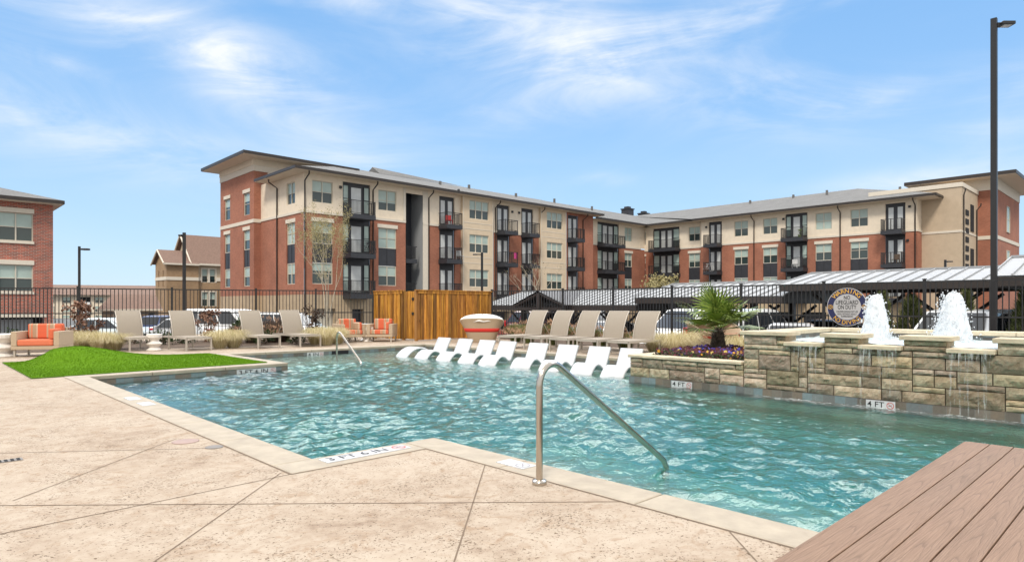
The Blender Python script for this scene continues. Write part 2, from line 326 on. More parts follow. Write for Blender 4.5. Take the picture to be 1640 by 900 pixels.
for n, c in dict(paint_white=(.80, .81, .82), paint_silver=(.50, .51, .53), paint_blue=(.02, .05, .16), paint_red=(.33, .035, .03), paint_maroon=(.14, .012, .02), paint_dark=(.05, .055, .07), paint_grey=(.33, .31, .30), paint_ice=(.62, .70, .73)).items():
    mat(n, c, .28, coat=.6)
# ------------------------------------------------------------------ mesh helpers
class MB:
    def __init__(s): s.v = []; s.f = []; s.m = []; s.c = []; s.sm = []
    def add(s, vs, fs, m=0, col=None, smooth=False):
        b = len(s.v); s.v.extend(tuple(x) for x in vs); s.c.extend([col or (1, 1, 1)]*len(vs))
        for f in fs: s.f.append(tuple(i+b for i in f)); s.m.append(m); s.sm.append(smooth)
        return s
    def box(s, x0, x1, y0, y1, z0, z1, m=0, col=None, M=None):
        if x0 > x1: x0, x1 = x1, x0
        if y0 > y1: y0, y1 = y1, y0
        if z0 > z1: z0, z1 = z1, z0
        vs = [Vector(q) for q in ((x0, y0, z0), (x1, y0, z0), (x1, y1, z0), (x0, y1, z0), (x0, y0, z1), (x1, y0, z1), (x1, y1, z1), (x0, y1, z1))]
        if M is not None: vs = [M @ q for q in vs]
        return s.add(vs, [(0, 3, 2, 1), (4, 5, 6, 7), (0, 1, 5, 4), (1, 2, 6, 5), (2, 3, 7, 6), (3, 0, 4, 7)], m, col)
    def quad(s, a, b, c, d, m=0, col=None): return s.add([a, b, c, d], [(0, 1, 2, 3)], m, col)
    def poly(s, pts, z0, z1, m=0, col=None):
        n = len(pts); vs = [(p[0], p[1], z0) for p in pts]+[(p[0], p[1], z1) for p in pts]
        return s.add(vs, [tuple(range(n-1, -1, -1)), tuple(range(n, 2*n))]+[(i, (i+1) % n, n+(i+1) % n, n+i) for i in range(n)], m, col)
    def tube(s, pts, rad, n=8, m=0, col=None, cap=True, smooth=True):
        pts = [Vector(p) for p in pts]; rs = rad if isinstance(rad, (list, tuple)) else [rad]*len(pts)
        up = None; vs = []
        for i, p in enumerate(pts):
            t = (pts[min(i+1, len(pts)-1)]-pts[max(i-1, 0)]); t = t.normalized() if t.length > 1e-9 else Vector((0, 0, 1))
            if up is None: up = Vector((0, 0, 1)) if abs(t.z) < .95 else Vector((1, 0, 0))
            a = t.cross(up); a = a.normalized() if a.length > 1e-6 else Vector((1, 0, 0)); b = a.cross(t).normalized(); up = b
            for k in range(n):
                q = 2*math.pi*k/n; vs.append(p+(a*math.cos(q)+b*math.sin(q))*rs[i])
        fs = [(i*n+k, i*n+(k+1) % n, (i+1)*n+(k+1) % n, (i+1)*n+k) for i in range(len(pts)-1) for k in range(n)]
        s.add(vs, fs, m, col, smooth)
        if cap: s.add(vs[:n], [tuple(range(n))], m, col); s.add(vs[-n:], [tuple(range(n-1, -1, -1))], m, col)
        return s
    def lathe(s, prof, n=24, c=(0, 0, 0), m=0, smooth=True, sx=1, sy=1):
        vs = [(c[0]+r*math.cos(2*math.pi*k/n)*sx, c[1]+r*math.sin(2*math.pi*k/n)*sy, c[2]+z) for r, z in prof for k in range(n)]
        s.add(vs, [(i*n+k, i*n+(k+1) % n, (i+1)*n+(k+1) % n, (i+1)*n+k) for i in range(len(prof)-1) for k in range(n)], m, None, smooth); return s
    def build(s, name, mats, parent=None, bevel=0, loc=None):
        me = bpy.data.meshes.new(name); me.from_pydata(s.v, [], s.f)
        mats = mats if isinstance(mats, (list, tuple)) else [mats]
        for m in mats: me.materials.append(MATS[m])
        me.polygons.foreach_set('material_index', s.m); me.polygons.foreach_set('use_smooth', s.sm)
        ca = me.color_attributes.new('Col', 'FLOAT_COLOR', 'POINT'); ca.data.foreach_set('color', [x for c in s.c for x in (c[0], c[1], c[2], 1)])
        me.validate(); me.update()
        o = bpy.data.objects.new(name, me); COL.objects.link(o)
        if parent: o.parent = parent
        if loc: o.location = loc
        if bevel:
            b = o.modifiers.new('edge', 'BEVEL'); b.width = bevel; b.segments = 2; b.limit_method = 'ANGLE'; b.angle_limit = R(40)
        return o
def thing(name, label, cat, loc=(0, 0, 0), rz=0, group=None):
    o = bpy.data.objects.new(name, None); COL.objects.link(o); o.location = loc; o.rotation_euler = (0, 0, rz); o.empty_display_size = .2
    return tag(o, label, cat, group)
def tag(o, label, cat, group=None, kind=None):
    o['label'] = label; o['category'] = cat
    if group: o['group'] = group
    if kind: o['kind'] = kind
    return o
def struct(o): o['kind'] = 'structure'; return o
def dup(root, loc, rz, label, group=None):
    r = root.copy(); COL.objects.link(r); r.location = loc; r.rotation_euler = (0, 0, rz); r['label'] = label
    if group: r['group'] = group
    def kids(a, b):
        for ch in list(a.children):
            if ch == b: continue
            c = ch.copy(); COL.objects.link(c); c.parent = b; kids(ch, c)
    kids(root, r); return r
def text_mb(mb, s, size, M, m=0, width=None, align='CENTER'):
    cu = bpy.data.curves.new('t', 'FONT'); cu.body = s; cu.size = size; cu.align_x = align; cu.align_y = 'CENTER'; cu.offset = size*.008; cu.resolution_u = 3
    ob = bpy.data.objects.new('t', cu); COL.objects.link(ob); dg = bpy.context.evaluated_depsgraph_get(); me = bpy.data.meshes.new_from_object(ob.evaluated_get(dg))
    vs = [v.co.copy() for v in me.vertices]; sx = 1
    if width and vs:
        w = max(v.x for v in vs)-min(v.x for v in vs); sx = width/w
    mb.add([M @ Vector((v.x*sx, v.y, 0)) for v in vs], [tuple(p.vertices) for p in me.polygons], m)
    bpy.data.objects.remove(ob); bpy.data.curves.remove(cu); bpy.data.meshes.remove(me)
# ------------------------------------------------------------------ ground, deck, pool
WZ = -.15
LOT = -.8
g_ = MB(); g_.quad((-1500, -1500, LOT-.02), (1500, -1500, LOT-.02), (1500, 1500, LOT-.02), (-1500, 1500, LOT-.02))
# the lot lies lower than the deck; a hole is not needed because the pool shell sits inside its own walls
PX0, PX1 = 2.45, 12.45
def ring_ground():
    m = MB(); z = LOT
    xs = (-1500, -9, 17.95, 1500); ys = (-1500, -9, 30, 1500)
    for i in range(3):
        for j in range(3):
            if i == 1 and j == 1: continue
            m.quad((xs[i], ys[j], z), (xs[i+1], ys[j], z), (xs[i+1], ys[j+1], z), (xs[i], ys[j+1], z))
    struct(m.build('asphalt_ground', 'asphalt'))
ring_ground()
d = MB()
def dpoly(pts):
    d.add([(x, y, 0) for x, y in pts], [tuple(range(len(pts)))])
dpoly([(-9, -9), (2.12, -9), (2.12, 30), (-9, 30)])
dpoly([(2.12, -9), (3.35, -9), (3.35, 4.58), (2.12, 4.58)])
dpoly([(2.12, 13.66), (5.87, 13.86), (5.87, 17.43), (2.12, 17.43)])
dpoly([(2.12, 17.43), (12.78, 17.43), (12.78, 30), (2.12, 30)])
dpoly([(12.78, -9), (17.95, -9), (17.95, 30), (12.78, 30)])
d.box(-9.05, 17.95, 30, 30.05, LOT, 0); d.quad((17.95, -9, LOT), (17.95, 30, LOT), (17.95, 30, 0), (17.95, -9, 0))
struct(d.build('pool_deck', 'deck_concrete'))
j = MB()
def joint(p, q, w=.011, z=.002):
    a, b = Vector((p[0], p[1], z)), Vector((q[0], q[1], z)); n = (b-a).cross(Vector((0, 0, 1))).normalized()*w/2
    j.quad(a-n, b-n, b+n, a+n)
def gp(px, py): dd = HC*FPX/(py-490); return at(px, dd)
for a, b, w in (((-40, 809.5), (1010, 803), .010), ((0, 855), (467, 759), .009), ((20, 802), (283, 702), .008), ((0, 725.5), (355, 717), .009), ((246, 900), (450, 757), .009), ((777, 744), (724, 910), .009), ((1160, 842), (1222, 910), .009), ((0, 648), (150, 646), .007)):
    joint(gp(*a), gp(*b), w)
for y in (20.2, ): joint((2.2, y), (12.6, y), .014)
for x in (5.2, 8.2, 11.2): joint((x, 17.45), (x, 24), .014)
for y in (8.5, 11.5, 14.5): joint((12.8, y), (17.9, y), .014)
for a, b in (((2.112, 4.58), (2.112, 13.6)), ((2.112, 4.572), (3.342, 4.572)), ((3.342, 4.572), (3.342, -6)), ((5.862, 17.438), (12.78, 17.438)), ((12.788, 6.9), (12.788, 17.43))): joint(a, b, .016, .0025)
struct(j.build('deck_joints', 'joint_dark'))
cp = MB()
def coping(x0, x1, y0, y1, along, step=1.25, z0=-.068, z1=.006):
    L0, L1 = (x0, x1) if along == 'x' else (y0, y1); n = max(1, round((L1-L0)/step)); s = (L1-L0)/n
    for i in range(n):
        a, b = L0+i*s+.003, L0+(i+1)*s-.003; t = random.uniform(.94, 1.05)
        if along == 'x': cp.box(a, b, y0, y1, z0, z1)
        else: cp.box(x0, x1, a, b, z0, z1)
coping(2.12, 2.45, 4.91, 13.36, 'y'); coping(2.12, 3.35, 4.58, 4.91, 'x'); coping(3.35, 3.68, -9, 4.91, 'y')
coping(5.87, 6.2, 13.87, 17.1, 'y', 1.3); coping(5.87, 12.45, 17.1, 17.43, 'x'); coping(12.45, 12.78, 6.9, 17.43, 'y')
for i in range(3):                       # front of the turf peninsula runs a little askew
    a = 2.12+i*1.36; b = a+1.354; f = lambda x: 13.53+(x-2.45)*.0533
    cp.poly([(a, f(a)-.17), (b, f(b)-.17), (b, f(b)+.17), (a, f(a)+.17)], -.068, .006)
o = struct(cp.build('pool_coping', 'coping_stone', bevel=.014))
pb = MB()
# walls: slate tile band, plaster below
loop = [(2.44, 13.37), (2.44, 4.92), (3.69, 4.92), (3.69, -9), (9.78, -9), (9.78, 7.06), (12.46, 7.06), (12.46, 17.11), (6.19, 17.11), (6.19, 13.57)]
for i, a in enumerate(loop):
    b = loop[(i+1) % len(loop)]
    pb.quad((*a, -.34), (*b, -.34), (*b, -.04), (*a, -.04), 0); pb.quad((*a, -1.3), (*b, -1.3), (*b, -.34), (*a, -.34), 1)
pb.quad((2.3, -9, -1.15), (9.9, -9, -1.15), (9.9, 13.9, -1.15), (2.3, 13.9, -1.15), 1)
pb.box(6.1, 12.5, 14.45, 17.2, -1.2, -.36, 2)                    # tanning ledge at the far end
pb.box(10.0, 12.5, 7.0, 14.45, -1.2, -.36, 2)                    # tanning ledge under the white loungers
for k in range(3): pb.box(6.15, 9.97-.3*k, 14.15-.3*k, 14.449-.3*k, -1.2, -.55-.2*k, 2)
for k in range(3): pb.box(9.7-.3*k, 9.997-.3*k, 7.07, 14.1-.3*k, -1.2, -.552-.2*k, 2)
pb.box(9.2, 9.77, -9, 7.05, -1.2, -.62, 2)                       # bench along the stone wall
for k in range(3): pb.box(3.7, 4.5+.42*k, -2.5, 4.9, -1.2, -.38-.2*k, 2)   # entry steps beside the rail
struct(pb.build('pool_basin', ['slate_tile', 'plaster', 'plaster_pale']))
def inpool(x, y):
    if x < 2.42 or x > 12.47 or y > 17.13: return False
    if y < 4.9 and x < 3.66: return False
    if x < 6.22 and y > 13.5: return False
    if x > 9.8 and y < 7.04: return False
    return True
def wave(x, y):
    r1 = math.hypot(x-9.7, y-2.8); r2 = math.hypot(x-9.7, y-1.6)
    e = .35+.65*math.exp(-((x-9.6)**2)/6-((y-2.5)**2)/14)
    calm = (1 if y < 14.2 and x < 9.9 else .4)*(1-.5*min(1, max(0, (x-7.6)/1.2))*(1 if y < 7 else .3))
    h = noise.noise((x*1.5+y*.5, y*1.9, 1.7))*.026+noise.noise((x*4.2+y*.9, y*5.2, 5.1))*.038+noise.noise((x*9.0, y*9.8, 9.2))*.017
    h += .004*math.sin(r1*9+noise.noise((x*1.3, y*1.3, 0))*4)*e
    return h*calm*(.55+.75*max(0, min(1, .5+1.3*noise.noise((x*.42, y*.42, 3.3)))))
wm = MB(); st = .042; idx = {}
nx, ny = int((12.55-2.4)/st), int((17.2+4)/st)
for i in range(nx+1):
    for k in range(ny+1):
        x, y = 2.4+i*st, -4+k*st
        if inpool(x, y) or inpool(x+st, y) or inpool(x-st, y) or inpool(x, y+st) or inpool(x, y-st):
            idx[i, k] = len(wm.v); wm.v.append((x, y, WZ+wave(x, y))); wm.c.append((1, 1, 1))
for (i, k) in list(idx):
    q = [idx.get(t) for t in ((i, k), (i+1, k), (i+1, k+1), (i, k+1))]
    if None not in q: wm.f.append(tuple(q)); wm.m.append(0); wm.sm.append(True)
struct(wm.build('pool_water', 'pool_water'))
# foam where the sheets of water land
fm = MB(); nn_ = 150
for k in range(nn_+1):
    y = 4.6-6.0*k/nn_; w = .30+.25*abs(noise.noise((y*2.1, 3, 1))); s0 = max(math.exp(-((y-c_)/.42)**2) for c_ in (3.9, 2.85, 1.8, .8))
    for q, (dx, al) in enumerate(((-.012, .9), (-.08, 1.0), (-w*.6, .6), (-w, 0))): fm.v.append((9.745+dx, y, WZ+wave(9.745+dx, y)+.006)); fm.c.append((al*(.35+.65*s0),)*3)
for k in range(nn_):
    for q in range(3): a_ = k*4+q; fm.f.append((a_, a_+1, a_+5, a_+4)); fm.m.append(0); fm.sm.append(True)
tag(fm.build('foam', 'foam_lace'), 'white foam on the pool along the foot of the stone waterfall wall', 'foam', kind='stuff')
# ------------------------------------------------------------------ turf mound
t = MB(); nu, nv = 60, 60
A, B, Cc, D = (1.66, 13.62), (5.86, 13.86), (5.86, 17.55), (1.66, 17.8)
def turfz(x, y):
    u = (x-2.62)*.93+(y-16.25)*.25; v = -(x-2.62)*.25+(y-16.25)*.93
    edge = min(1, max(0, (x-1.66)/.7))*min(1, max(0, (17.75-y)/.55))*min(1, max(0, (y-13.8)/.6))
    return .02+(.33)*math.exp(-(u/.92)**2-(v/.9)**2)*edge+.10*math.exp(-((u-1.1)/1.1)**2-(v/1.0)**2)*edge
for i in range(nu+1):
    for k in range(nv+1):
        u, v = i/nu, k/nv
        x = (A[0]*(1-u)+B[0]*u)*(1-v)+(D[0]*(1-u)+Cc[0]*u)*v; y = (A[1]*(1-u)+B[1]*u)*(1-v)+(D[1]*(1-u)+Cc[1]*u)*v
        t.v.append((x, y, turfz(x, y))); t.c.append((1, 1, 1))
for i in range(nu):
    for k in range(nv):
        q = i*(nv+1)+k; t.f.append((q, q+nv+1, q+nv+2, q+1)); t.m.append(0); t.sm.append(True)
for a, b in ((A, B), (B, Cc), (Cc, D), (D, A)):
    t.quad((*a, -.01), (*b, -.01), (*b, .021), (*a, .021), 1)
# short pile
for k in range(38000):
    u, v = random.random(), random.random()
    x = (A[0]*(1-u)+B[0]*u)*(1-v)+(D[0]*(1-u)+Cc[0]*u)*v; y = (A[1]*(1-u)+B[1]*u)*(1-v)+(D[1]*(1-u)+Cc[1]*u)*v; z = turfz(x, y)
    a = random.uniform(0, 6.28); w = .0045; hx, hy = random.gauss(0, .012), random.gauss(0, .012)
    t.add([(x-w*math.cos(a), y-w*math.sin(a), z-.003), (x+w*math.cos(a), y+w*math.sin(a), z-.003), (x+hx, y+hy, z+random.uniform(.012, .022))], [(0, 1, 2)], 0)
tag(t.build('artificial_turf', ['turf', 'turf_edge']), 'bright green artificial turf with a rounded mound beside the pool', 'turf', kind='stuff')
# planting beds
bed = MB()
bed.poly([(-2, 26.6), (2.0, 21.4), (4.6, 21.1), (9.8, 19.6), (11.1, 20.4), (11.1, 22.9), (2.5, 27.6)], -.02, .012)
bed.poly([(15.75, -6), (17.75, -6), (17.75, 15.5), (17.3, 18.6), (16.6, 18.2), (15.75, 15.0)], -.02, .012)
struct(bed.build('planting_bed_ground', 'mulch'))
# ------------------------------------------------------------------ handrails
def handrail(name, label, base, zb, top, knee, dirv, zend):
    r = thing(name, label, 'handrail', (base[0], base[1], zb))
    dx, dy = dirv; pts = [(0, 0, 0), (0, 0, top-zb-.16)]
    run = knee; z1 = top-zb
    for k in range(1, 9):
        a = math.pi/2*k/8*1.35; pts.append((.135*(1-math.cos(a)), 0, z1-.16+.15*math.sin(a)))
    pts.append((run, 0, zend[0]-zb)); pts.append((run+.045, 0, zend[0]-zb-.07)); pts.append((run+.05, 0, zend[1]-zb))
    m = MB(); m.tube([(x*dx, x*dy, z) for x, _, z in pts], .0245, 14); m.build('tube', 'steel', r)
    e = MB(); e.lathe([(.026, .034), (.048, .03), (.052, .018), (.052, 0)], 24); e.build('escutcheon', 'steel', r)
    return r
handrail('pool_handrail', 'polished steel handrail bolted to the near deck and sloping into the pool', (3.257, 3.118), .001, .845, 1.56, (1, 0), (-.09, -.6))
handrail('pool_handrail', 'steel handrail standing on the shallow ledge at the far end of the pool', (8.15, 15.0), -.36, .585, 1.2, (-.02, -1), (-.1, -.7))
# ------------------------------------------------------------------ wooden platform, foreground
pf = thing('wooden_platform', 'raised platform of brown composite boards reaching over the near pool edge', 'platform')
m = MB(); y1 = 1.105; pitch = .138; nb = 16
m.box(1.0, 5.72, y1-.011, y1+.007, .205, .246)
for k in range(nb):
    m.box(1.0, 5.72, y1-.014-(k+1)*pitch+.006, y1-.014-k*pitch, .222, .25)
m.build('decking', 'composite_board', pf, bevel=.003)
m = MB(); m.box(1.0, 5.71, y1-.03, y1-.012, .03, .204); m.box(5.69, 5.71, -1.1, y1-.031, .03, .219); m.build('skirt', 'composite_board', pf)
for x, y in ((5.5, .9), (5.5, -.8), (4.2, .9)):
    m = MB(); m.box(x-.05, x+.05, y-.05, y+.05, -1.15, .2); m.build('post', 'iron_black', pf)
for x in (1.6, 2.9): m = MB(); m.box(x-.05, x+.05, .85, .95, 0, .2); m.build('post', 'iron_black', pf)
# ------------------------------------------------------------------ depth markers and deck fittings
def nodive(mb, M, r, ink, red):
    n = 20
    for k in range(n):
        a, b = 2*math.pi*k/n, 2*math.pi*(k+1)/n
        mb.quad(M @ Vector((math.cos(a)*r, math.sin(a)*r, 0)), M @ Vector((math.cos(b)*r, math.sin(b)*r, 0)), M @ Vector((math.cos(b)*r*.82, math.sin(b)*r*.82, 0)), M @ Vector((math.cos(a)*r*.82, math.sin(a)*r*.82, 0)), red)
    for sg in (1,): mb.quad(*[M @ Vector(q) for q in ((-r*.62, r*.52, .0003), (-r*.52, r*.62, .0003), (r*.62, -r*.52, .0003), (r*.52, -r*.62, .0003))], red)
    mb.quad(*[M @ Vector(q) for q in ((-r*.5, -r*.05, -.0002), (r*.35, r*.2, -.0002), (r*.4, r*.05, -.0002), (-r*.45, -r*.2, -.0002))], ink)
def marker(label, org, ux, uy, txt, w, h, icon=True, ink='ink', split=None):
    ux, uy = Vector(ux), Vector(uy); nz = ux.cross(uy); org = Vector(org)
    r = thing('depth_marker', label, 'depth marker', org)
    m = MB(); Mx = Matrix((ux, uy, nz)).transposed().to_4x4()
    for k, (a, b) in enumerate(split or [(-w/2, w/2)]): m.box(a, b, -h/2, h/2, -.004, .004, M=Mx)
    m.build('tile', 'marker_white', r)
    l = MB(); tw = w-(h if icon else 0)
    if txt: text_mb(l, txt, h*.92, Mx @ Matrix.Translation((-w/2+tw/2, 0, .0055)), 0, tw*.86)
    if icon: nodive(l, Mx @ Matrix.Translation((w/2-h/2, 0, .0057)), h*.4, 0, 1)
    l.build('lettering', [ink, 'marker_red' if ink == 'ink' else 'ink_faint'], r)
marker('white tile reading 3 FT 6 IN set in the near coping corner', (2.86, 4.755, .0075), (1, 0, 0), (0, 1, 0), '3 FT 6 IN', .80, .16)
marker('small white warning tile in the coping just left of the near handrail', (3.515, 3.62, .0075), (0, -1, 0), (1, 0, 0), '', .30, .15, True, 'ink_faint')
marker('pale square warning tile on the left coping, farther of the two', (2.285, 9.75, .0075), (1, 0, 0), (0, 1, 0), '', .15, .32, False, 'ink_faint')
marker('pale square warning tile on the left coping, nearer of the two', (2.285, 9.1, .0075), (1, 0, 0), (0, 1, 0), '', .15, .32, False, 'ink_faint')
marker('waterline tile reading 3 FT 6 IN on the wall below the green turf', (ony(411, 13.54), 13.535, -.135), (1, 0.053, 0), (0, 0, 1), '3 FT 6 IN', .85, .13)
marker('waterline tile reading 4 IN on the far wall left of the far handrail', (ony(505, 17.1), 17.095, -.13), (1, 0, 0), (0, 0, 1), '4 IN', .5, .12)
marker('waterline tile reading 4 FT under the flower planter', (9.755, onx(1092, 9.76), -.105), (0, -1, 0), (0, 0, 1), '4 FT', .40, .115)
marker('waterline tile reading 4 FT at the foot of the stone waterfall wall', (9.70, onx(1410, 9.70), -.10), (0, -1, 0), (0, 0, 1), '4 FT', .36, .115)
def lid(label, px, py, r, matn):
    x, y = gp(px, py); m = MB(); m.lathe([(0, .006), (r*.9, .006), (r, .003), (r, 0)], 28, (0, 0, 0)); tag(m.build('access_cover', matn, loc=(x, y, .001)), label, 'cover')
mat('lid_pink', (.34, .235, .20), .6); mat('lid_grey', (.2, .18, .165), .6)
lid('round pinkish skimmer cover in the deck by the left coping', 297, 707, .115, 'lid_pink')
lid('round grey cover in the deck touching the left coping joint', 343, 716, .075, 'lid_grey')
dr = thing('deck_drain', 'slotted dark drain grate set in a brown patch of the deck', 'drain', (*gp(4, 739), .002))
m = MB(); m.box(-.16, .13, -.05, .05, 0, .003); m.build('frame', 'lid_grey', dr)
m = MB()
for k in range(7): m.box(-.15+k*.04, -.128+k*.04, -.04, .04, .0035, .006)
m.build('slots', 'dark_void', dr)
sk = MB(); sk.box(ony(532, 17.09), ony(558, 17.09), 17.085, 17.12, -.16, -.055); tag(sk.build('pool_skimmer', 'dark_void'), 'dark skimmer opening in the far pool wall behind the far handrail', 'skimmer')
# ------------------------------------------------------------------ white loungers on the ledge
def shell(prof, w, th, name, matn, parent):
    m = MB(); n = len(prof); vs = []
    for i, (s_, z) in enumerate(prof):
        a = Vector(prof[max(i-1, 0)]); b = Vector(prof[min(i+1, n-1)]); tt = (b-a).normalized(); nn = Vector((-tt.y, tt.x))
        for sy in (-1, -.9, .9, 1):
            k = .6 if abs(sy) == 1 else 1
            vs += [(s_+nn.x*th/2*k, sy*w/2, z+nn.y*th/2*k), (s_-nn.x*th/2*k, sy*w/2, z-nn.y*th/2*k)]
    fs = []
    for i in range(n-1):
        a, b = i*8, i*8+8
        for c in range(3): fs.append((a+2*c, b+2*c, b+2*c+2, a+2*c+2)); fs.append((a+2*c+1, a+2*c+3, b+2*c+3, b+2*c+1))
        fs.append((a, a+1, b+1, b)); fs.append((a+6, b+6, b+7, a+7))
    m.add(vs, fs, 0, None, True)
    for a in (0, (n-1)*8): m.add([vs[a+q] for q in (0, 2, 4, 6, 7, 5, 3, 1)], [tuple(range(8))])
    return m.build(name, matn, parent)
def smooth_prof(pts, n=40):
    out = []; k = len(pts)
    for i in range(k-1):
        p0, p1, p2, p3 = pts[max(i-1, 0)], pts[i], pts[i+1], pts[min(i+2, k-1)]
        for q in range(n//k+1):
            u = q/(n//k+1); f = lambda a, b, c, e: .5*(2*b+(c-a)*u+(2*a-5*b+4*c-e)*u*u+(3*b-a-3*c+e)*u**3
            )
            out.append((f(p0[0], p1[0], p2[0], p3[0]), f(p0[1], p1[1], p2[1], p3[1])))
    out.append(pts[-1]); return out
PROF = smooth_prof([(-.14, -.335), (0, -.165), (.12, -.04), (.26, .03), (.40, .0), (.52, -.075), (.62, -.055), (.72, .11), (.86, .36)])
PROFB = smooth_prof([(-.16, -.335), (0, -.17), (.18, -.02), (.40, .06), (.62, .04), (.82, -.06), (1.0, -.2), (1.1, -.335)])
def lounger(label, px, ang):
    x = 10.13; y = onx(px, x); a = R(ang); w = .52
    r = thing('ledge_lounger', label, 'pool lounger', (x-(-w/2)*0+w/2*math.sin(a), y-w/2*math.cos(a), 0), a, 'white loungers standing in the pool')
    return r
proto = None
names = ['second', 'third', 'fourth', 'fifth', 'sixth', 'seventh']
lp = [(664, 4, 'white ledge lounger just right of the low backless footrest'), (698, 6, 'white ledge lounger, second raised back counting from the wooden enclosure'), (733, 8, 'white ledge lounger in front of the canopy daybed with the red band'),
      (766, 9, 'white ledge lounger in front of the first tan chaise of the row behind'), (817, 13, 'white ledge lounger in front of the second tan chaise of the row behind'), (862, 10, 'white ledge lounger just left of the near steel rail bend'), (912, 10, 'white ledge lounger next but one to the flower planter'), (961, 8, 'white ledge lounger nearest the stone flower planter')]
for px, ang, lb in lp:
    if proto is None:
        proto = lounger(lb, px, ang); shell(PROF, .52, .06, 'shell', 'white_resin', proto)
    else:
        x = 10.13; y = onx(px, x); a = R(ang); dup(proto, (x+.26*math.sin(a), y-.26*math.cos(a), 0), a, lb)
hl = lounger('low white curved footrest without a back at the far end of the lounger row', 634, 2); hl['category'] = 'pool footrest'; hl.name = 'pool_footrest'; shell(PROFB, .52, .06, 'shell', 'white_resin', hl)
# ------------------------------------------------------------------ sling chaises
def chaise(label, loc, rz, back=68):
    r = thing('sling_chaise', label, 'chaise longue', loc, rz, 'tan sling chaises around the pool')
    w = .33; zs = .37
    m = MB()                                   # local x: foot (0) to head (1.95)
    for s_ in (-1, 1):
        m.box(0, 1.92, s_*w-.018, s_*w+.018, zs-.05, zs)
    m.box(0, .035, -w, w, zs-.05, zs-.002); m.box(1.885, 1.92, -w, w, zs-.05, zs-.002); m.build('frame', 'alu_taupe', r)
    for x in (.012, 1.42):
        for s_ in (-1, 1):
            q = MB(); q.box(x, x+.04, s_*w-.02, s_*w+.02, 0, zs-.051); q.build('leg', 'alu_taupe', r)
    m = MB(); m.box(.02, 1.2, -w+.02, w-.02, zs+.002, zs+.012); m.build('seat_sling', 'sling', r)
    a = R(back); cx, cz = math.cos(a), math.sin(a)
    pr = [(1.17+q*cx-.05*math.sin(q/.78*3.14)+.0, zs+.01+q*cz) for q in (0, .1, .2, .3, .4, .5, .6, .7, .78)]
    pr[-1] = (pr[-1][0]+.03, pr[-1][1]); pr[-2] = (pr[-2][0]+.008, pr[-2][1])
    shell(pr, 2*w-.05, .012, 'back_sling', 'sling', r)
    m = MB()
    for s_ in (-1, 1): m.tube([(x, s_*(w-.012), z) for x, z in pr], .016, 6)
    m.tube([(pr[-1][0], -w+.012, pr[-1][1]), (pr[-1][0], w-.012, pr[-1][1])], .014, 6); m.build('back_frame', 'alu_taupe', r)
    m = MB()
    for s_ in (-1, 1): m.tube([(pr[4][0], s_*(w-.03), pr[4][1]), (1.62, s_*(w-.03), zs-.02)], .01, 5)
    m.build('brace', 'alu_taupe', r)
    return r
ch0 = None
def put_chaise(label, foot, heading):
    global ch0
    a = R(heading); loc = (foot[0], foot[1], 0.001)
    if ch0 is None: ch0 = chaise(label, loc, a)
    else: dup(ch0, loc, a, label)
for px, py, hd, lb in ((208, 563, 92, 'tan sling chaise behind the turf mound, nearest the striped loveseat'), (299, 562.4, 92, 'tan sling chaise behind the flat end of the turf, right of the white stool'), (414, 558.8, 91, 'tan sling chaise in front of the dark hedge, left of the pair'), (481.6, 556.2, 91, 'tan sling chaise beside the blond grass near the striped armchairs')):
    fx_, fy_ = gp(px, py); put_chaise(lb, (fx_+.33, fy_), hd)
for k, (px, py) in enumerate(((799, 557), (839, 559.5), (880, 562), (924, 565.5), (972, 568.5))):
    lb = ('tan sling chaise next to the canopy daybed, first of the row of five', 'tan sling chaise second of the five from the canopy daybed', 'tan sling chaise in the middle of the row of five', 'tan sling chaise second of the five from the flower planter', 'tan sling chaise beside the palm planter, last of the row of five')[k]
    x, y = 13.0, onx(px, 13.0); put_chaise(lb, (x, y-.33), 2)
# ------------------------------------------------------------------ armchairs, stools, daybeds
def armchair(label, px, d, face, w=.92):
    fx, fy = -FWD[0]*math.cos(R(face))+RGT[0]*math.sin(R(face)), -FWD[1]*math.cos(R(face))+RGT[1]*math.sin(R(face))
    r = thing('armchair', label, 'armchair', (*at(px, d), 0.001), math.atan2(fy, fx)+math.pi/2)   # local -y is the front
    hw, dp = w/2, .78
    m = MB()
    m.box(-hw, hw, -dp/2, dp/2, .17, .26); m.box(-hw, -hw+.13, -dp/2, dp/2, .261, .62); m.box(hw-.13, hw, -dp/2, dp/2, .261, .62); m.box(-hw+.131, hw-.131, dp/2-.12, dp/2, .261, .70)
    m.build('frame', 'wicker', r, bevel=.012)
    for sx in (-1, 1):
        for sy in (-1, 1): q = MB(); q.box(sx*(hw-.06)-.022, sx*(hw-.06)+.022, sy*(dp/2-.06)-.022, sy*(dp/2-.06)+.022, 0, .169); q.build('leg', 'alu_taupe', r)
    return r, hw, dp
def cushions(r, hw, dp, plain_seat):
    m = MB(); m.box(-hw+.135, hw-.135, -dp/2-.01, dp/2-.13, .265, .42); m.build('seat_cushion', 'coral_fabric' if plain_seat else 'stripe_fabric', r, bevel=.035)
    m = MB(); m.box(-hw+.14, hw-.14, dp/2-.30, dp/2-.125, .425, .80, M=None); m.build('back_cushion', 'stripe_fabric', r, bevel=.04)
    m = MB(); m.box(hw-.27, hw-.135, -dp/2+.04, dp/2-.31, .425, .68); m.build('side_cushion', 'stripe_fabric', r, bevel=.035)
cushions(*armchair('wide tan armchair with coral seat and striped back left of the turf mound', 69, 16.2, 12, 1.06), True)
cushions(*armchair('striped armchair facing right beside the blond grass, its left side turned to the pool', 559, 22.4, 40), False)
cushions(*armchair('striped armchair standing against the wooden enclosure', 612, 22.7, -3), False)
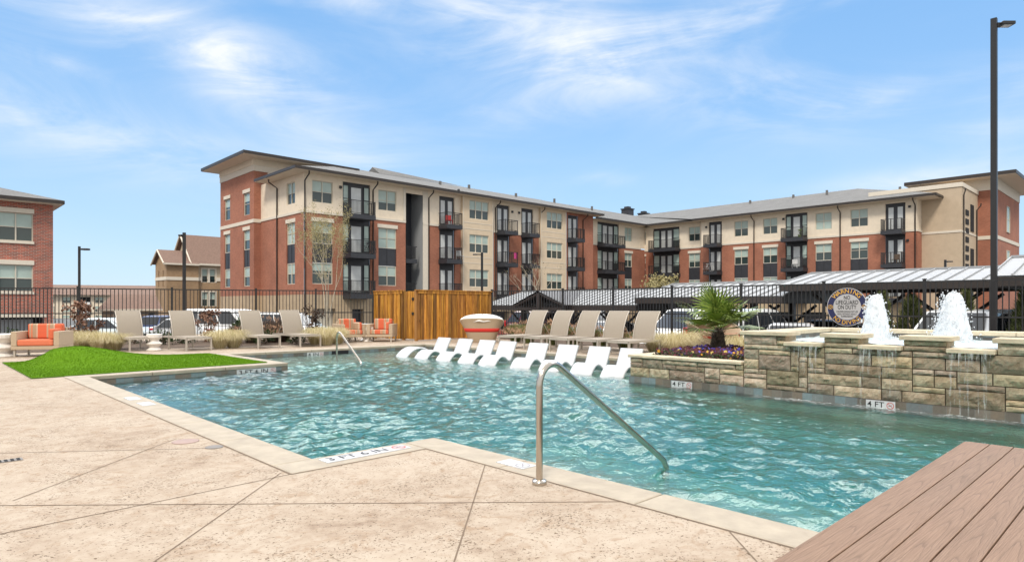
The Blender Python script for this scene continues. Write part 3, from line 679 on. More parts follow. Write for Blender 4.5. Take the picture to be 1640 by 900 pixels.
def stool(label, px, d, r0=.24, h=.5):
    m = MB(); p = [(0, h), (r0*.97, h), (r0, h-.02), (r0*.98, h-.10), (r0*.58, h*.62), (r0*.60, h*.55), (r0*1.0, h*.44), (r0*1.0, h*.38), (r0*.58, h*.21), (r0*.60, h*.17), (r0*.98, .02), (r0*.96, 0)]
    m.lathe(p, 20, smooth=False); o = m.build('side_stool', 'cast_white', bevel=.006, loc=(*at(px, d), .001)); tag(o, label, 'stool', 'white pedestal stools')
stool('white hourglass stool at the far left beside the wide armchair', 6, 15.9, .30, .56); stool('white hourglass stool between two tan chaises behind the turf', 247, 18.1, .2, .46)
stool('white faceted stool between the two striped armchairs', 588, 22.6, .22, .5)
tb = thing('side_table', 'small white table with a blue patterned top behind the striped armchairs', 'side table', (*at(585, 23.6), .001))
m = MB(); m.lathe([(0, .60), (.3, .60), (.3, .56), (0, .56)], 24); m.build('tabletop', 'paint_ice', tb); m = MB(); m.lathe([(.05, .56), (.04, .1), (.2, 0)], 16); m.build('pedestal', 'white_paint', tb)
def daybed(label, px, d, face):
    fx, fy = -FWD[0]*math.cos(R(face))+RGT[0]*math.sin(R(face)), -FWD[1]*math.cos(R(face))+RGT[1]*math.sin(R(face))
    r = thing('canopy_daybed', label, 'daybed', (*at(px, d), .001), math.atan2(fy, fx)+math.pi/2, 'round wicker daybeds with folding canopies')
    n = 40; m = MB(); vs = []; W0, D0 = .56, .42
    lev = [(0, .80), (.03, .83), (.40, 1.06), (.70, 1.34), (.74, 1.38), (.70, 1.28), (.34, .95), (.33, 0)]
    for z, k in lev:
        for i in range(n):
            a = 2*math.pi*i/n; c, s_ = math.cos(a), math.sin(a); e = .62
            zz = z if z < .6 else z-.26*max(0, -s_)**.7+.10*max(0, s_)
            vs.append((math.copysign(abs(c)**e, c)*W0*k, math.copysign(abs(s_)**e, s_)*D0*k, zz))
    m.add(vs, [(i*n+q, i*n+(q+1) % n, (i+1)*n+(q+1) % n, (i+1)*n+q) for i in range(len(lev)-1) for q in range(n)], 0, None, True); m.build('tub', 'wicker', r)
    m = MB()                                  # red cushion edge showing through the opening all round the seat
    vs = []
    for z, k in ((.355, 1.03), (.36, 1.06), (.47, 1.152), (.48, 1.12)):
        for i in range(n):
            a = 2*math.pi*i/n; c, s_ = math.cos(a), math.sin(a); e = .62; vs.append((math.copysign(abs(c)**e, c)*W0*k, math.copysign(abs(s_)**e, s_)*D0*k, z))
    m.add(vs, [(i*n+q, i*n+(q+1) % n, (i+1)*n+(q+1) % n, (i+1)*n+q) for i in range(3) for q in range(n) if .06 < ((q+.5)/n) % .5 < .44], 0, None, True); m.build('cushion_band', 'red_fabric', r)
    m = MB(); vs = []
    for iz in range(8):
        ph = R(90)*iz/7
        for i in range(n+1):
            a = math.pi*i/n; sc = 1+.025*math.sin(a*14)*math.cos(ph)
            vs.append((math.cos(a)*.76*sc*math.cos(ph*.96), .02+math.sin(a)*.56*sc*math.cos(ph*.96)-.12*math.sin(ph), .72+.24*math.sin(ph)+.012*math.sin(a*14)))
    m.add(vs, [(i*(n+1)+q, i*(n+1)+q+1, (i+1)*(n+1)+q+1, (i+1)*(n+1)+q) for i in range(7) for q in range(n)], 0, None, True)
    o = m.build('canopy', 'canvas_white', r); so_ = o.modifiers.new('thick', 'SOLIDIFY'); so_.thickness = .012
    m = MB(); m.box(-.5, .5, -.42, -.1, .34, .46); m.build('seat_cushion', 'red_fabric', r, bevel=.05)
    return r
daybed('wicker daybed with a red band and white canopy in front of the wooden enclosure', 772, 22.4, 180)
daybed('wicker daybed with a red cushion half hidden behind the palm', 1143, 18.2, 25)
# ------------------------------------------------------------------ stone fountain wall and planter
def ashlar(mb, O, U, N, w, h, cu=.125, cz=.08, seed=1, rough=.034, big=True):
    rnd = random.Random(seed); O, U, N = Vector(O), Vector(U), Vector(N); Z = Vector((0, 0, 1))
    nu, nz = max(1, round(w/cu)), max(1, round(h/cz)); cu, cz = w/nu, h/nz; used = set()
    for kz in range(nz):
        for ku in range(nu):
            if (ku, kz) in used: continue
            sw, sh = rnd.choice(((2, 1), (3, 1), (4, 1), (5, 1), (3, 2), (4, 2), (5, 2), (3, 2), (2, 2), (4, 3), (5, 3), (6, 2)))
            if not big: sw, sh = min(sw, 4), min(sh, 2)
            while sw > 1 and any((ku+q, kz) in used or ku+q >= nu for q in range(sw)): sw -= 1
            while sh > 1 and (kz+sh > nz or any((ku+q, kz+sh-1) in used for q in range(sw))): sh -= 1
            used.update((ku+a, kz+b) for a in range(sw) for b in range(sh))
            a0, a1, b0, b1 = ku*cu+.007, (ku+sw)*cu-.007, kz*cz+.006, (kz+sh)*cz-.006
            g0 = rnd.uniform(.55, 1.2); col = (g0*rnd.uniform(.96, 1.06), g0, g0*rnd.uniform(.86, 1.06))
            na, nb_ = max(3, int((a1-a0)/.03)), max(3, int((b1-b0)/.03)); vs = []; off = rnd.uniform(0, 50); tilt = rnd.uniform(-.5, .5)
            for ib in range(nb_+1):
                for ia in range(na+1):
                    u, v = a0+(a1-a0)*ia/na, b0+(b1-b0)*ib/nb_
                    e = min(ia, na-ia, ib, nb_-ib); f = 0 if e == 0 else (.65 if e == 1 else 1)
                    p = noise.noise((u*9+off, v*9, off))+.55*noise.noise((u*24, v*24+off, 1))+.3*abs(noise.noise((u*6, v*16, off)))
                    vs.append(O+U*u+Z*v+N*(.010+f*(rough*.55+rough*.75*p+rough*.3*tilt*(v-(b0+b1)/2)/.1)))
            nfr = len(vs)
            fs = [(i*(na+1)+k, i*(na+1)+k+1, (i+1)*(na+1)+k+1, (i+1)*(na+1)+k) for i in range(nb_) for k in range(na)]
            mb.add(vs, fs, 0, col)
            for (p, q) in (((a0, b0), (a1, b0)), ((a1, b0), (a1, b1)), ((a1, b1), (a0, b1)), ((a0, b1), (a0, b0))):
                A_, B_ = O+U*p[0]+Z*p[1], O+U*q[0]+Z*q[1]; mb.quad(A_-N*.03, B_-N*.03, B_+N*.010, A_+N*.010, 0, col)
def caps(mb, x0, x1, y0, y1, z0, z1, along='y', step=.9, seed=3):
    rnd = random.Random(seed); L0, L1 = (y0, y1) if along == 'y' else (x0, x1); n = max(1, round((L1-L0)/step))
    for i in range(n):
        a, b = L0+(L1-L0)*i/n+.003, L0+(L1-L0)*(i+1)/n-.003; j1 = rnd.uniform(0, .008)
        if along == 'y': mb.box(x0-j1, x1, a, b, z0, z1)
        else: mb.box(a, b, y0-j1, y1, z0, z1)
fw = thing('stone_waterfall_wall', 'long buff stone wall with raised piers and three spilling lips beside the pool', 'fountain wall', (9.77, 2, 0))
fw_off = Vector((9.77, 2, 0))
def sub(mb, name, m, parent=fw, off=fw_off, bevel=0):
    mb.v = [tuple(Vector(q)-off) for q in mb.v]; return mb.build(name, m, parent, bevel)
YE = -4.5
m = MB(); m.box(9.79, 10.15, YE, 4.80, -.3, .635); m.box(10.151, 12.62, 4.45, 4.80, -.3, .78); m.box(12.3, 12.62, YE, 4.449, -.3, .78); m.box(10.151, 12.299, YE, 4.449, -.3, .40); sub(m, 'core', 'mortar')
m = MB(); ashlar(m, (9.785, 4.84, -.045), (0, -1, 0), (-1, 0, 0), 9.2, .69, seed=11); ashlar(m, (12.6, 4.815, -.045), (-1, 0, 0), (0, 1, 0), 2.8, .835, seed=5); sub(m, 'stone_face', 'ashlar')
m = MB(); m.quad((9.765, 4.84, -.4), (9.765, YE, -.4), (9.765, YE, -.046), (9.765, 4.84, -.046)); m.quad((9.765, 4.84, -.4), (12.6, 4.84, -.4), (12.6, 4.84, -.046), (9.765, 4.84, -.046)); sub(m, 'waterline_tile', 'slate_tile')
piers = ((4.84, 4.17), (3.61, 3.13), (2.585, 2.085), (1.565, 1.06), (.5, 0))
for k, (ya, yb) in enumerate(piers):
    dpt = .42
    m = MB(); m.box(9.79, 9.77+dpt, yb+.012, ya-.012, .636, .79); pr_ = sub(m, 'pier', 'mortar')
    m = MB(); ashlar(m, (9.785, ya, .645), (0, -1, 0), (-1, 0, 0), ya-yb, .15, cz=.075, seed=20+k, big=False); ashlar(m, (9.785, yb+.015, .645), (1, 0, 0), (0, -1, 0), dpt-.02, .15, cz=.15, cu=.2, seed=30+k, rough=.006); ashlar(m, (9.77+dpt, ya-.015, .645), (-1, 0, 0), (0, 1, 0), dpt-.02, .15, cz=.15, cu=.2, seed=40+k, rough=.006)
    sub(m, 'pier_stone', 'ashlar')
    m = MB(); m.box(9.72, 9.77+dpt+.03, yb-.05, ya+.04, .793, .853); sub(m, 'pier_cap', 'cap_stone', bevel=.008)
for k in range(4):
    ya, yb = piers[k][1], piers[k+1][0]
    m = MB(); m.box(9.68, 10.05, yb+.004, ya-.004, .648, .708); sub(m, 'spill_lip', 'cap_stone', bevel=.012)
m = MB(); caps(m, 12.25, 12.68, YE, 4.40, .785, .85); caps(m, 10.25, 12.68, 4.405, 4.86, .784, .848, 'x'); sub(m, 'rear_cap', 'cap_stone', bevel=.008)
m = MB(); m.quad((10.16, 4.44, .40), (10.16, 4.44, .78), (12.3, 4.44, .78), (12.3, 4.44, .40)); m.quad((12.29, 4.44, .4), (12.29, 4.44, .78), (12.29, YE, .78), (12.29, YE, .4)); sub(m, 'basin_tile', 'slate_tile')
# water in the raised basin
bw = MB(); nX, nY = 34, 110
for i in range(nX+1):
    for k in range(nY+1):
        x, y = 9.95+(12.29-9.95)*i/nX, -1.2+(4.44+1.2)*k/nY
        b = sum(math.exp(-((x-10.9)**2+(y-yy)**2)/.16) for yy in (3.3, 2.28, 1.2)); bw.v.append((x, y, .713+.02*noise.noise((x*5, y*5, 2))+.012*noise.noise((x*13, y*13, 4))+b*.05*(1+noise.noise((x*12, y*12, 7))))); bw.c.append((1, 1, 1))
for i in range(nX):
    for k in range(nY): q = i*(nY+1)+k; bw.f.append((q, q+nY+1, q+nY+2, q+1)); bw.m.append(0); bw.sm.append(True)
struct(bw.build('fountain_basin_water', 'churned_water'))
def jet(label, y, top, wbase, seed):
    rnd = random.Random(seed); m = MB(); n = 36; lv = 34; h = top-.69; vs = []
    for i in range(lv+1):
        u = i/lv; r = wbase/2*(1.12-.72*u**1.25)*(1 if u < .86 else math.sqrt(max(0, 1-((u-.86)/.14)**2))*.97+.03)
        for k in range(n):
            a = 2*math.pi*k/n; rr = r*(1+.14*noise.noise((math.cos(a)*2.2+seed, math.sin(a)*2.2, u*3))+.13*noise.noise((math.cos(a)*7, math.sin(a)*7+seed, u*7))); vs.append((10.9+rr*math.cos(a)+.02*math.sin(u*6), y+rr*math.sin(a)-.03*u, .69+h*u+.03*noise.noise((k*.7, u*9, seed))))
    m.add(vs, [(i*n+k, i*n+(k+1) % n, (i+1)*n+(k+1) % n, (i+1)*n+k) for i in range(lv) for k in range(n)], 0, None, True)
    m.add(vs[-n:], [tuple(range(n))])
    def blob(c, r):
        ax = [Vector((rnd.gauss(0, 1), rnd.gauss(0, 1), rnd.gauss(0, 1.4))).normalized() for _ in range(3)]; b = []
        for z, q in ((-1, 0), (-.5, .87), (.5, .87), (1, 0)):
            for t_ in range(5): b.append((c[0]+r*q*math.cos(t_*1.2566), c[1]+r*q*math.sin(t_*1.2566), c[2]+r*z*rnd.uniform(1, 1.8)))
        m.add(b, [(i*5+t_, i*5+(t_+1) % 5, (i+1)*5+(t_+1) % 5, (i+1)*5+t_) for i in range(3) for t_ in range(5)], 0, None, True)
    for q in range(700):
        u = rnd.random()**1.3; a = rnd.uniform(0, 6.28); r = wbase/2*(1.1-.65*u)*rnd.uniform(.9, 1.0)+abs(rnd.gauss(0, .05))*(1.35-u)
        blob((10.9+r*math.cos(a), y+r*math.sin(a), .70+h*u*rnd.uniform(.9, 1.03)), rnd.uniform(.003, .011))
    tag(m.build('fountain_jet', 'spray'), label, 'fountain jet', 'frothing jets in the raised basin')
jet('frothing white fountain jet beside the round warning sign, shorter of the two', 3.27, 1.43, .38, 3); jet('taller frothing white fountain jet in front of the thin conifer', 2.27, 1.455, .42, 8)
def curtain(label, ya, yb, seed):
    rnd = random.Random(seed); m = MB()
    for q in range(15):
        y = rnd.uniform(yb, ya); w = rnd.uniform(.006, .035); z1 = .66 if q % 3 else .7; z0 = -.15 if rnd.random() < .45 else rnd.uniform(.1, .5); x = 9.655; y2 = y
        pts = []; k = 9
        for i in range(k+1):
            u = i/k; z = z1+(z0-z1)*u; ww = w*(1-.35*u)*(1+.4*noise.noise((y*9, z*6, seed))); y2 = y+.008*noise.noise((y*3, z*4, seed)); pts += [(x-.035*math.sqrt(u)-.004, y2-ww/2, z), (x-.035*math.sqrt(u), y2+ww/2, z)]
        m.add(pts, [(2*i, 2*i+1, 2*i+3, 2*i+2) for i in range(k)])
    for q in range(40):
        y = rnd.uniform(yb, ya); z = rnd.uniform(.45, .66); w = .004; m.add([(9.66, y-w, .655), (9.66, y+w, .655), (9.652, y+w*.5, z), (9.652, y-w*.5, z)], [(0, 1, 2, 3)])
    tag(m.build('water_curtain', 'falling_water'), label, 'falling water', 'thin sheets of water falling from the stone lips')
curtain('thin streams of water falling from the stone lip nearest the flower planter', 4.1, 3.66, 1); curtain('thin streams of water falling from the middle stone lip', 3.08, 2.63, 2); curtain('thin streams of water falling from the third stone lip right of the taller jet', 2.03, 1.60, 5)
pl = thing('stone_planter', 'low buff stone planter with a pale cap holding the palm and pansies', 'planter', (9.77, 6, 0)); po = Vector((9.77, 6, 0))
m = MB(); m.box(9.80, 10.05, 4.86, 7.03, -.3, .30); m.box(10.051, 12.7, 6.82, 7.03, -.3, .30); m.box(12.42, 12.7, 4.86, 6.819, -.3, .30); sub(m, 'core', 'mortar', pl, po)
m = MB(); ashlar(m, (9.80, 7.05, -.045), (0, -1, 0), (-1, 0, 0), 2.2, .35, seed=9, cz=.0875, cu=.14); ashlar(m, (12.7, 7.03, -.045), (-1, 0, 0), (0, 1, 0), 2.9, .35, seed=15); sub(m, 'stone_face', 'ashlar', pl, po)
m = MB(); m.quad((9.775, 7.065, -.4), (9.775, 4.85, -.4), (9.775, 4.85, -.046), (9.775, 7.065, -.046)); m.quad((9.775, 7.065, -.4), (12.7, 7.065, -.4), (12.7, 7.065, -.046), (9.775, 7.065, -.046)); sub(m, 'waterline_tile', 'slate_tile', pl, po)
m = MB(); caps(m, 9.755, 10.09, 4.87, 7.08, .307, .354, 'y', .55); caps(m, 10.092, 12.75, 6.79, 7.08, .307, .354, 'x'); sub(m, 'cap', 'cap_stone', pl, po, .008)
m = MB(); m.box(10.06, 12.41, 4.85, 6.81, .1, .315); sub(m, 'soil', 'soil', pl, po)
# ------------------------------------------------------------------ buildings
class F:                      # a facade frame: u along the wall, o outwards, z up; axis aligned
    def __init__(s, org, u, n): s.o = Vector(org); s.u = Vector(u); s.n = Vector(n)
    def p(s, u, o, z): return s.o+s.u*u+s.n*o+Vector((0, 0, z))
    def box(s, m, u0, u1, o0, o1, z0, z1, k=0): a, b = s.p(u0, o0, z0), s.p(u1, o1, z1); m.box(a.x, b.x, a.y, b.y, a.z, b.z, k)
def wall(m, f, u0, u1, z0, z1, holes=(), o=0, depth=.16, k=0):
    hs = [(max(a, u0), min(b, u1), max(c, z0), min(d, z1)) for a, b, c, d in holes if b > u0 and a < u1 and d > z0 and c < z1]
    us = sorted({u0, u1, *[h[0] for h in hs], *[h[1] for h in hs]}); zs = sorted({z0, z1, *[h[2] for h in hs], *[h[3] for h in hs]})
    for a, b in zip(us, us[1:]):
        for c, d in zip(zs, zs[1:]):
            if any(h[0]-1e-6 <= a and b <= h[1]+1e-6 and h[2]-1e-6 <= c and d <= h[3]+1e-6 for h in hs): continue
            m.quad(f.p(a, o, c), f.p(b, o, c), f.p(b, o, d), f.p(a, o, d), k)
    for h in hs:
        a, b, c, d = h
        for p, q in (((a, c), (b, c)), ((b, c), (b, d)), ((b, d), (a, d)), ((a, d), (a, c))):
            m.quad(f.p(p[0], o, p[1]), f.p(q[0], o, q[1]), f.p(q[0], o-depth, q[1]), f.p(p[0], o-depth, p[1]), k)
def window(par, f, u0, u1, z0, z1, n=2, o=-.10, fm='frame_beige', split=.5, bl=None):
    m = MB(); t = .055
    f.box(m, u0, u1, o-.05, o+.03, z0, z0+t); f.box(m, u0, u1, o-.05, o+.03, z1-t, z1)
    w = (u1-u0)/n
    for i in range(n+1):
        c = u0+w*i; a, b = max(u0, c-t*.6), min(u1, c+t*.6)
        if i == 0: b = u0+t
        if i == n: a = u1-t
        f.box(m, a, b, o-.05, o+.03, z0+t+.001, z1-t-.001)
    zm = z0+(z1-z0)*split
    for i in range(n): f.box(m, u0+w*i+t, u0+w*(i+1)-t, o-.05, o+.012, zm-.022, zm+.022)
    r = m.build('window', fm, par)
    zb = bl if bl is not None else random.choice((zm, zm, zm, zm-.2*(zm-z0), z0+t, zm+.25*(z1-zm)))
    p = MB(); p.quad(f.p(u0, o-.03, z0), f.p(u1, o-.03, z0), f.p(u1, o-.03, zb), f.p(u0, o-.03, zb)); p.build('pane', 'glass_dark', r)
    p = MB(); p.quad(f.p(u0, o-.03, zb), f.p(u1, o-.03, zb), f.p(u1, o-.03, z1), f.p(u0, o-.03, z1)); p.build('blind', 'blind', r)
    return r
def balcony(par, f, u0, u1, zs, dep=1.25, th=.36, rail=1.05):
    m = MB(); f.box(m, u0, u1, .001, dep, zs, zs+th); r = m.build('balcony', 'charcoal', par)
    m = MB(); z0, z1 = zs+th+.08, zs+th+rail; t = .03
    for z in (z0, z1): f.box(m, u0+.02, u1-.02, dep-.05, dep-.02, z-t, z+t*.4); f.box(m, u0+.02, u0+.05, .01, dep-.051, z-t, z+t*.4); f.box(m, u1-.05, u1-.02, .01, dep-.051, z-t, z+t*.4)
    n = int((u1-u0)/.115)
    for i in range(n+1):
        c = u0+.035+(u1-u0-.07)*i/n; f.box(m, c-.0125, c+.0125, dep-.046, dep-.024, z0-t+.04, z1-t-.001)
    for i in range(1, int(dep/.115)):
        c = dep*i/int(dep/.115)-.03
        for uu in (u0+.035, u1-.035): f.box(m, uu-.01, uu+.01, c-.012, c+.012, z0-t+.04, z1-t-.001)
    for uu in (u0+.02, (u0+u1)/2, u1-.07): f.box(m, uu, uu+.05, dep-.06, dep-.01, zs+th+.001, z1+.03)
    m.build('railing', 'iron_black', r); return r
def door(par, f, u0, u1, z0, z1, leaf=2, side=0, o=-.14):
    m = MB(); n = leaf
    a, b = u0+side, u1-side
    f.box(m, a, b, o-.04, o+.03, z0, z1); r = m.build('balcony_door', 'charcoal', par)
    g = MB(); w = (b-a)/n
    for i in range(n): g.quad(*[f.p(x, o+.04, z) for x, z in ((a+w*i+.17, z0+.2), (a+w*(i+1)-.17, z0+.2), (a+w*(i+1)-.17, z1-.2), (a+w*i+.17, z1-.2))])
    g.build('glass', 'door_glass', r); return r
def pipe(par, f, u, z1, z0, out=.0, kick=.75):
    m = MB(); m.tube([f.p(u+.02, kick, z1), f.p(u+.02, kick-.02, z1-.22), f.p(u, .08+out, z1-.62), f.p(u, .08+out, z0)], .055, 6); m.build('downspout', 'gutter_dark', par)
apt = thing('apartment_building', 'four storey brick and cream apartment building with grey roofs and black balconies', 'apartment building', (22.03, 45.5, LOT))
AO = Vector((22.03, 45.5, LOT))
class PB(MB):
    def build(s, name, mats, parent=None, bevel=0, loc=None):
        off = AO if parent is apt or (parent is not None and parent.parent is apt) else Vector((0, 0, 0))
        if parent is not None and parent is not apt and parent.parent is apt: off = AO
        s.v = [tuple(Vector(q)-off) for q in s.v]; return super().build(name, mats, parent, bevel, loc)
_MB = MB; MB = PB
YF, XW = 45.5, 67.0
ZB, ZT, ZE = 2.12, 8.40, 11.28       # base top, brick top, eave
fs = F((0, YF, 0), (1, 0, 0), (0, -1, 0)); YR = 46.7; fr_ = F((0, YR, 0), (1, 0, 0), (0, -1, 0))
fl = F((22.03, 0, 0), (0, 1, 0), (-1, 0, 0))
fwg = F((XW, 0, 0), (0, 1, 0), (-1, 0, 0)); fwr = F((XW+.9, 0, 0), (0, 1, 0), (-1, 0, 0))
X = lambda px: ony(px, YF); XR = lambda px: ony(px, YR); Yw = lambda px: onx(px, XW); Ywr = lambda px: onx(px, XW+.9); Yl = lambda px: onx(px, 22.03)
holes, hr, hw_, hwr, hl_ = [], [], [], [], []
jobs = []
TOPW, B1, B0, PN = (9.12, 10.80), (6.02, 7.68), (2.92, 4.55), (4.56, 6.01)
def stackwin(f, hl, u0, u1, dz=0, n=2, top=True, low=True):
    if top: hl.append((u0, u1, TOPW[0]+dz, TOPW[1]+dz)); jobs.append(('w', f, u0, u1, TOPW[0]+dz, TOPW[1]+dz, n))
    if low:
        hl.append((u0, u1, B0[0]+dz, B1[1]+dz))
        jobs.append(('w', f, u0, u1, B1[0]+dz, B1[1]+dz, n)); jobs.append(('w', f, u0, u1, B0[0]+dz, B0[1]+dz, n)); jobs.append(('p', f, u0, u1, PN[0]+dz, PN[1]+dz))
        jobs.append(('l', f, u0, u1, B1[1]+dz))
SL = (1.82, 4.98, 8.05)
XF = lambda px, y=YF: ony(px, y-1.25)
YFw = lambda px, x=XW: onx(px, x-1.25)
def doorcol(f, hl, u0, u1, b0, b1, dz=0, side=0, leaf=2, dep=1.25):
    hl.append((u0, u1, 1.9+dz, 11.02+dz)); jobs.append(('dc', f, u0, u1, b0, b1, dz, side, leaf, dep))
def bay3(f, hl, u0, u1):
    for z in ((9.28, 11.0), (6.18, 7.85), (3.0, 4.62)): hl.append((u0, u1, *z)); jobs.append(('w3', f, u0, u1, *z, 3))
# main facade, corner block
stackwin(fs, holes, X(500), X(533)); doorcol(fs, holes, X(549), X(593), X(549), XF(602), side=.62, leaf=1); stackwin(fs, holes, X(606), X(635))
doorcol(fs, holes, X(703.5), X(728), X(702), XF(741))
doorcol(fs, holes, X(795.5), X(816), X(795), XF(830)); doorcol(fs, holes, X(835), X(854), X(834), XF(865)); doorcol(fs, holes, X(909), X(926), X(908), XF(937))
stackwin(fr_, hr, XR(938), XR(946)); doorcol(fr_, hr, XR(957), XR(991), XR(956), XF(1002, YR), side=.95); stackwin(fr_, hr, XR(1000.5), XR(1012.5))
# side wall, wing
stackwin(fl, hl_, Yl(472.5), Yl(459))
dzw = -.22
stackwin(fwr, hwr, Ywr(1121), Ywr(1103), dzw); doorcol(fwr, hwr, Ywr(1088), Ywr(1046), Ywr(1090), YFw(1038, XW+.9), dzw, side=.95); stackwin(fwr, hwr, Ywr(1034), Ywr(1021.5), dzw)
doorcol(fwg, hw_, Yw(1156), Yw(1135), Yw(1157), YFw(1126), dzw); doorcol(fwg, hw_, Yw(1293), Yw(1258), Yw(1294), YFw(1250), dzw, side=.62, leaf=1); doorcol(fwg, hw_, Yw(1450), Yw(1418), Yw(1450.5), YFw(1410), dzw)
for a, b in ((1198, 1176), (1245, 1222), (1332, 1306), (1390, 1362)): stackwin(fwg, hw_, Yw(a), Yw(b), dzw)
# bays
fb1 = F((0, YF-.28, 0), (1, 0, 0), (0, -1, 0)); hb = []
bx = lambda px: ony(px, YF-.28)
bay3(fb1, hb, bx(752), bx(783)); bay3(fb1, hb, bx(876), bx(901))
st, br, ba, tr, bp, pn, vd = MB(), MB(), MB(), MB(), MB(), MB(), MB()
x0, xe = 22.03, XR(936.5)
bw0, bw1 = X(649.5), X(677)           # open stair
# garage openings in the base
gar = [(X(545)-.0, X(560), LOT, 1.0), (X(500), X(536), LOT, 1.15)]
def base(f, u0, u1, ops, z1=ZB): wall(ba, f, u0, u1, LOT, z1, ops, 0, .5)
og = []
for k in range(9): a = 33.6+k*3.5; og.append((a, a+2.5, LOT, .75))
base(fs, x0, xe, [(X(502), X(537), LOT, 1.05), (X(564), X(582), LOT, 1.0)]+[o_ for o_ in og if o_[1] < xe-.2]); base(fr_, xe, XW+.9, [(o_[0], o_[1], *o_[2:]) for o_ in og if o_[0] > xe+.3])
gw = [(24.5+k*3.4, 26.9+k*3.4, LOT, .62) for k in range(5)]
base(fwg, 16.64, 38.3, [g for g in gw if g[1] < 38]); base(fwr, 38.3, YR, [(39.5, 42.0, LOT, .62)]); base(fl, YF, 53.4, [])
for f, ops in ((fs, [o_ for o_ in og if o_[1] < xe-.2]), (fwg, [g for g in gw if g[1] < 38]), (fwr, [(39.5, 42.0, LOT, .62)])):
    for a, b, c, dd in ops: pn.quad(f.p(a, -.5, c), f.p(b, -.5, c), f.p(b, -.5, dd), f.p(a, -.5, dd))
gd = MB()
a, b = X(502), X(537); gd.quad(fs.p(a, -.4, LOT), fs.p(b, -.4, LOT), fs.p(b, -.4, 1.05), fs.p(a, -.4, 1.05)); gd.build('garage_door', 'frame_beige', apt)
a, b = X(564), X(582); vd.quad(fs.p(a, -.4, LOT), fs.p(b, -.4, LOT), fs.p(b, -.4, 1.0), fs.p(a, -.4, 1.0))
# main facade skins
segs = [(x0, bw0, 's'), (bw1, X(741), 's'), (X(741), X(790), 'bay'), (X(790), X(866), 's'), (X(866), X(907), 'bay'), (X(907), xe, 'b')]
for u0, u1, k in segs:
    if k == 's': wall(st, fs, u0, u1, ZT, ZE+.1, holes); wall(br, fs, u0, u1, ZB, ZT-.12, holes, .012); jobs.append(('t', fs, u0, u1, ZT-.12, ZT+.08, holes))
    elif k == 'b': wall(br, fs, u0, u1, ZB, ZE+.1, holes, .012)
    else:
        v0, v1 = bx({X(741): 741, X(866): 866}[u0]), bx({X(790): 790, X(907): 907}[u1])
        wall(bp, fb1, v0, v1, LOT+1.6, ZE+.05, hb)
        for uu, sg in ((v0, 1), (v1, -1)): bp.quad((uu, YF-.28, ZB), (uu, YF, ZB), (uu, YF, ZE+.05), (uu, YF-.28, ZE+.05))
        for z in (2.65, 5.2, 5.75, 8.35, 8.9): fb1.box(tr, v0+.02, v1-.02, .004, .02, z-.03, z+.03)
        for uu in (v0+.04, v1-.10): fb1.box(tr, uu, uu+.06, .004, .024, ZB+.2, ZE)
wall(st, fr_, xe, XW+.9, ZT, ZE, hr); wall(br, fr_, xe, XW+.9, ZB, ZT-.12, hr, .012); jobs.append(('t', fr_, xe, XW, ZT-.12, ZT+.08, hr))
st.quad((xe, YF, ZB), (xe, YR, ZB), (xe, YR, ZE), (xe, YF, ZE))
wall(st, fl, YF, 53.4, ZT, ZE+.1, hl_); wall(br, fl, YF, 53.4, ZB, ZT-.12, hl_, .012); jobs.append(('t', fl, YF, 53.39, ZT-.12, ZT+.08, hl_))
# wing skins
ZTW, ZEW = ZT+dzw, 11.05
wall(st, fwg, 16.64, 38.3, ZTW, ZEW, hw_); wall(br, fwg, 16.64, 38.3, ZB+dzw, ZTW-.12, hw_, .012); jobs.append(('t', fwg, 16.64, 38.3, ZTW-.12, ZTW+.08, hw_))
wall(st, fwr, 38.3, YR, ZTW, ZEW+.3, hwr); wall(br, fwr, 38.3, YR, ZB+dzw, ZTW-.12, hwr, .012); jobs.append(('t', fwr, 38.3, YR-.02, ZTW-.12, ZTW+.08, hwr))
st.quad((XW, 38.3, ZB), (XW+.9, 38.3, ZB), (XW+.9, 38.3, ZEW), (XW, 38.3, ZEW))
fe = F((0, 16.64, 0), (1, 0, 0), (0, -1, 0))
wall(st, fe, XW, XW+2.0, ZTW, ZEW); wall(br, fe, XW, XW+2.0, LOT, ZTW-.12, (), .012); jobs.append(('t', fe, XW, XW+2.0, ZTW-.12, ZTW+.08, []))
# open stair recess
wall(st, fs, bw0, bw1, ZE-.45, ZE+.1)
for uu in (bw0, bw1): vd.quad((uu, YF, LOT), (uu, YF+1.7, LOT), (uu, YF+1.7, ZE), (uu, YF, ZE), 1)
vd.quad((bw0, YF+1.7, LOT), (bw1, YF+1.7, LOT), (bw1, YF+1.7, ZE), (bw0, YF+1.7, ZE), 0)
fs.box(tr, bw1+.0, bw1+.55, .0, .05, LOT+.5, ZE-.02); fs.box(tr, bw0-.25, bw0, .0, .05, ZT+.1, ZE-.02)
for z in (1.75, 4.9, 8.0)[:2]+(4.9,)[:0]:
    m = MB(); m.box(bw0+.1, bw1-.55, YF+.05, YF+1.65, z, z+.35); lr = m.build('stair_landing', 'charcoal', apt)
    m = MB()
    for i in range(15): c = bw0+.15+(bw1-.7-bw0-.15)*i/14; m.box(c-.0125, c+.0125, YF+.08, YF+.11, z+.4, z+1.4)
    m.box(bw0+.1, bw1-.55, YF+.07, YF+.12, z+1.4, z+1.46); m.build('railing', 'iron_black', lr)
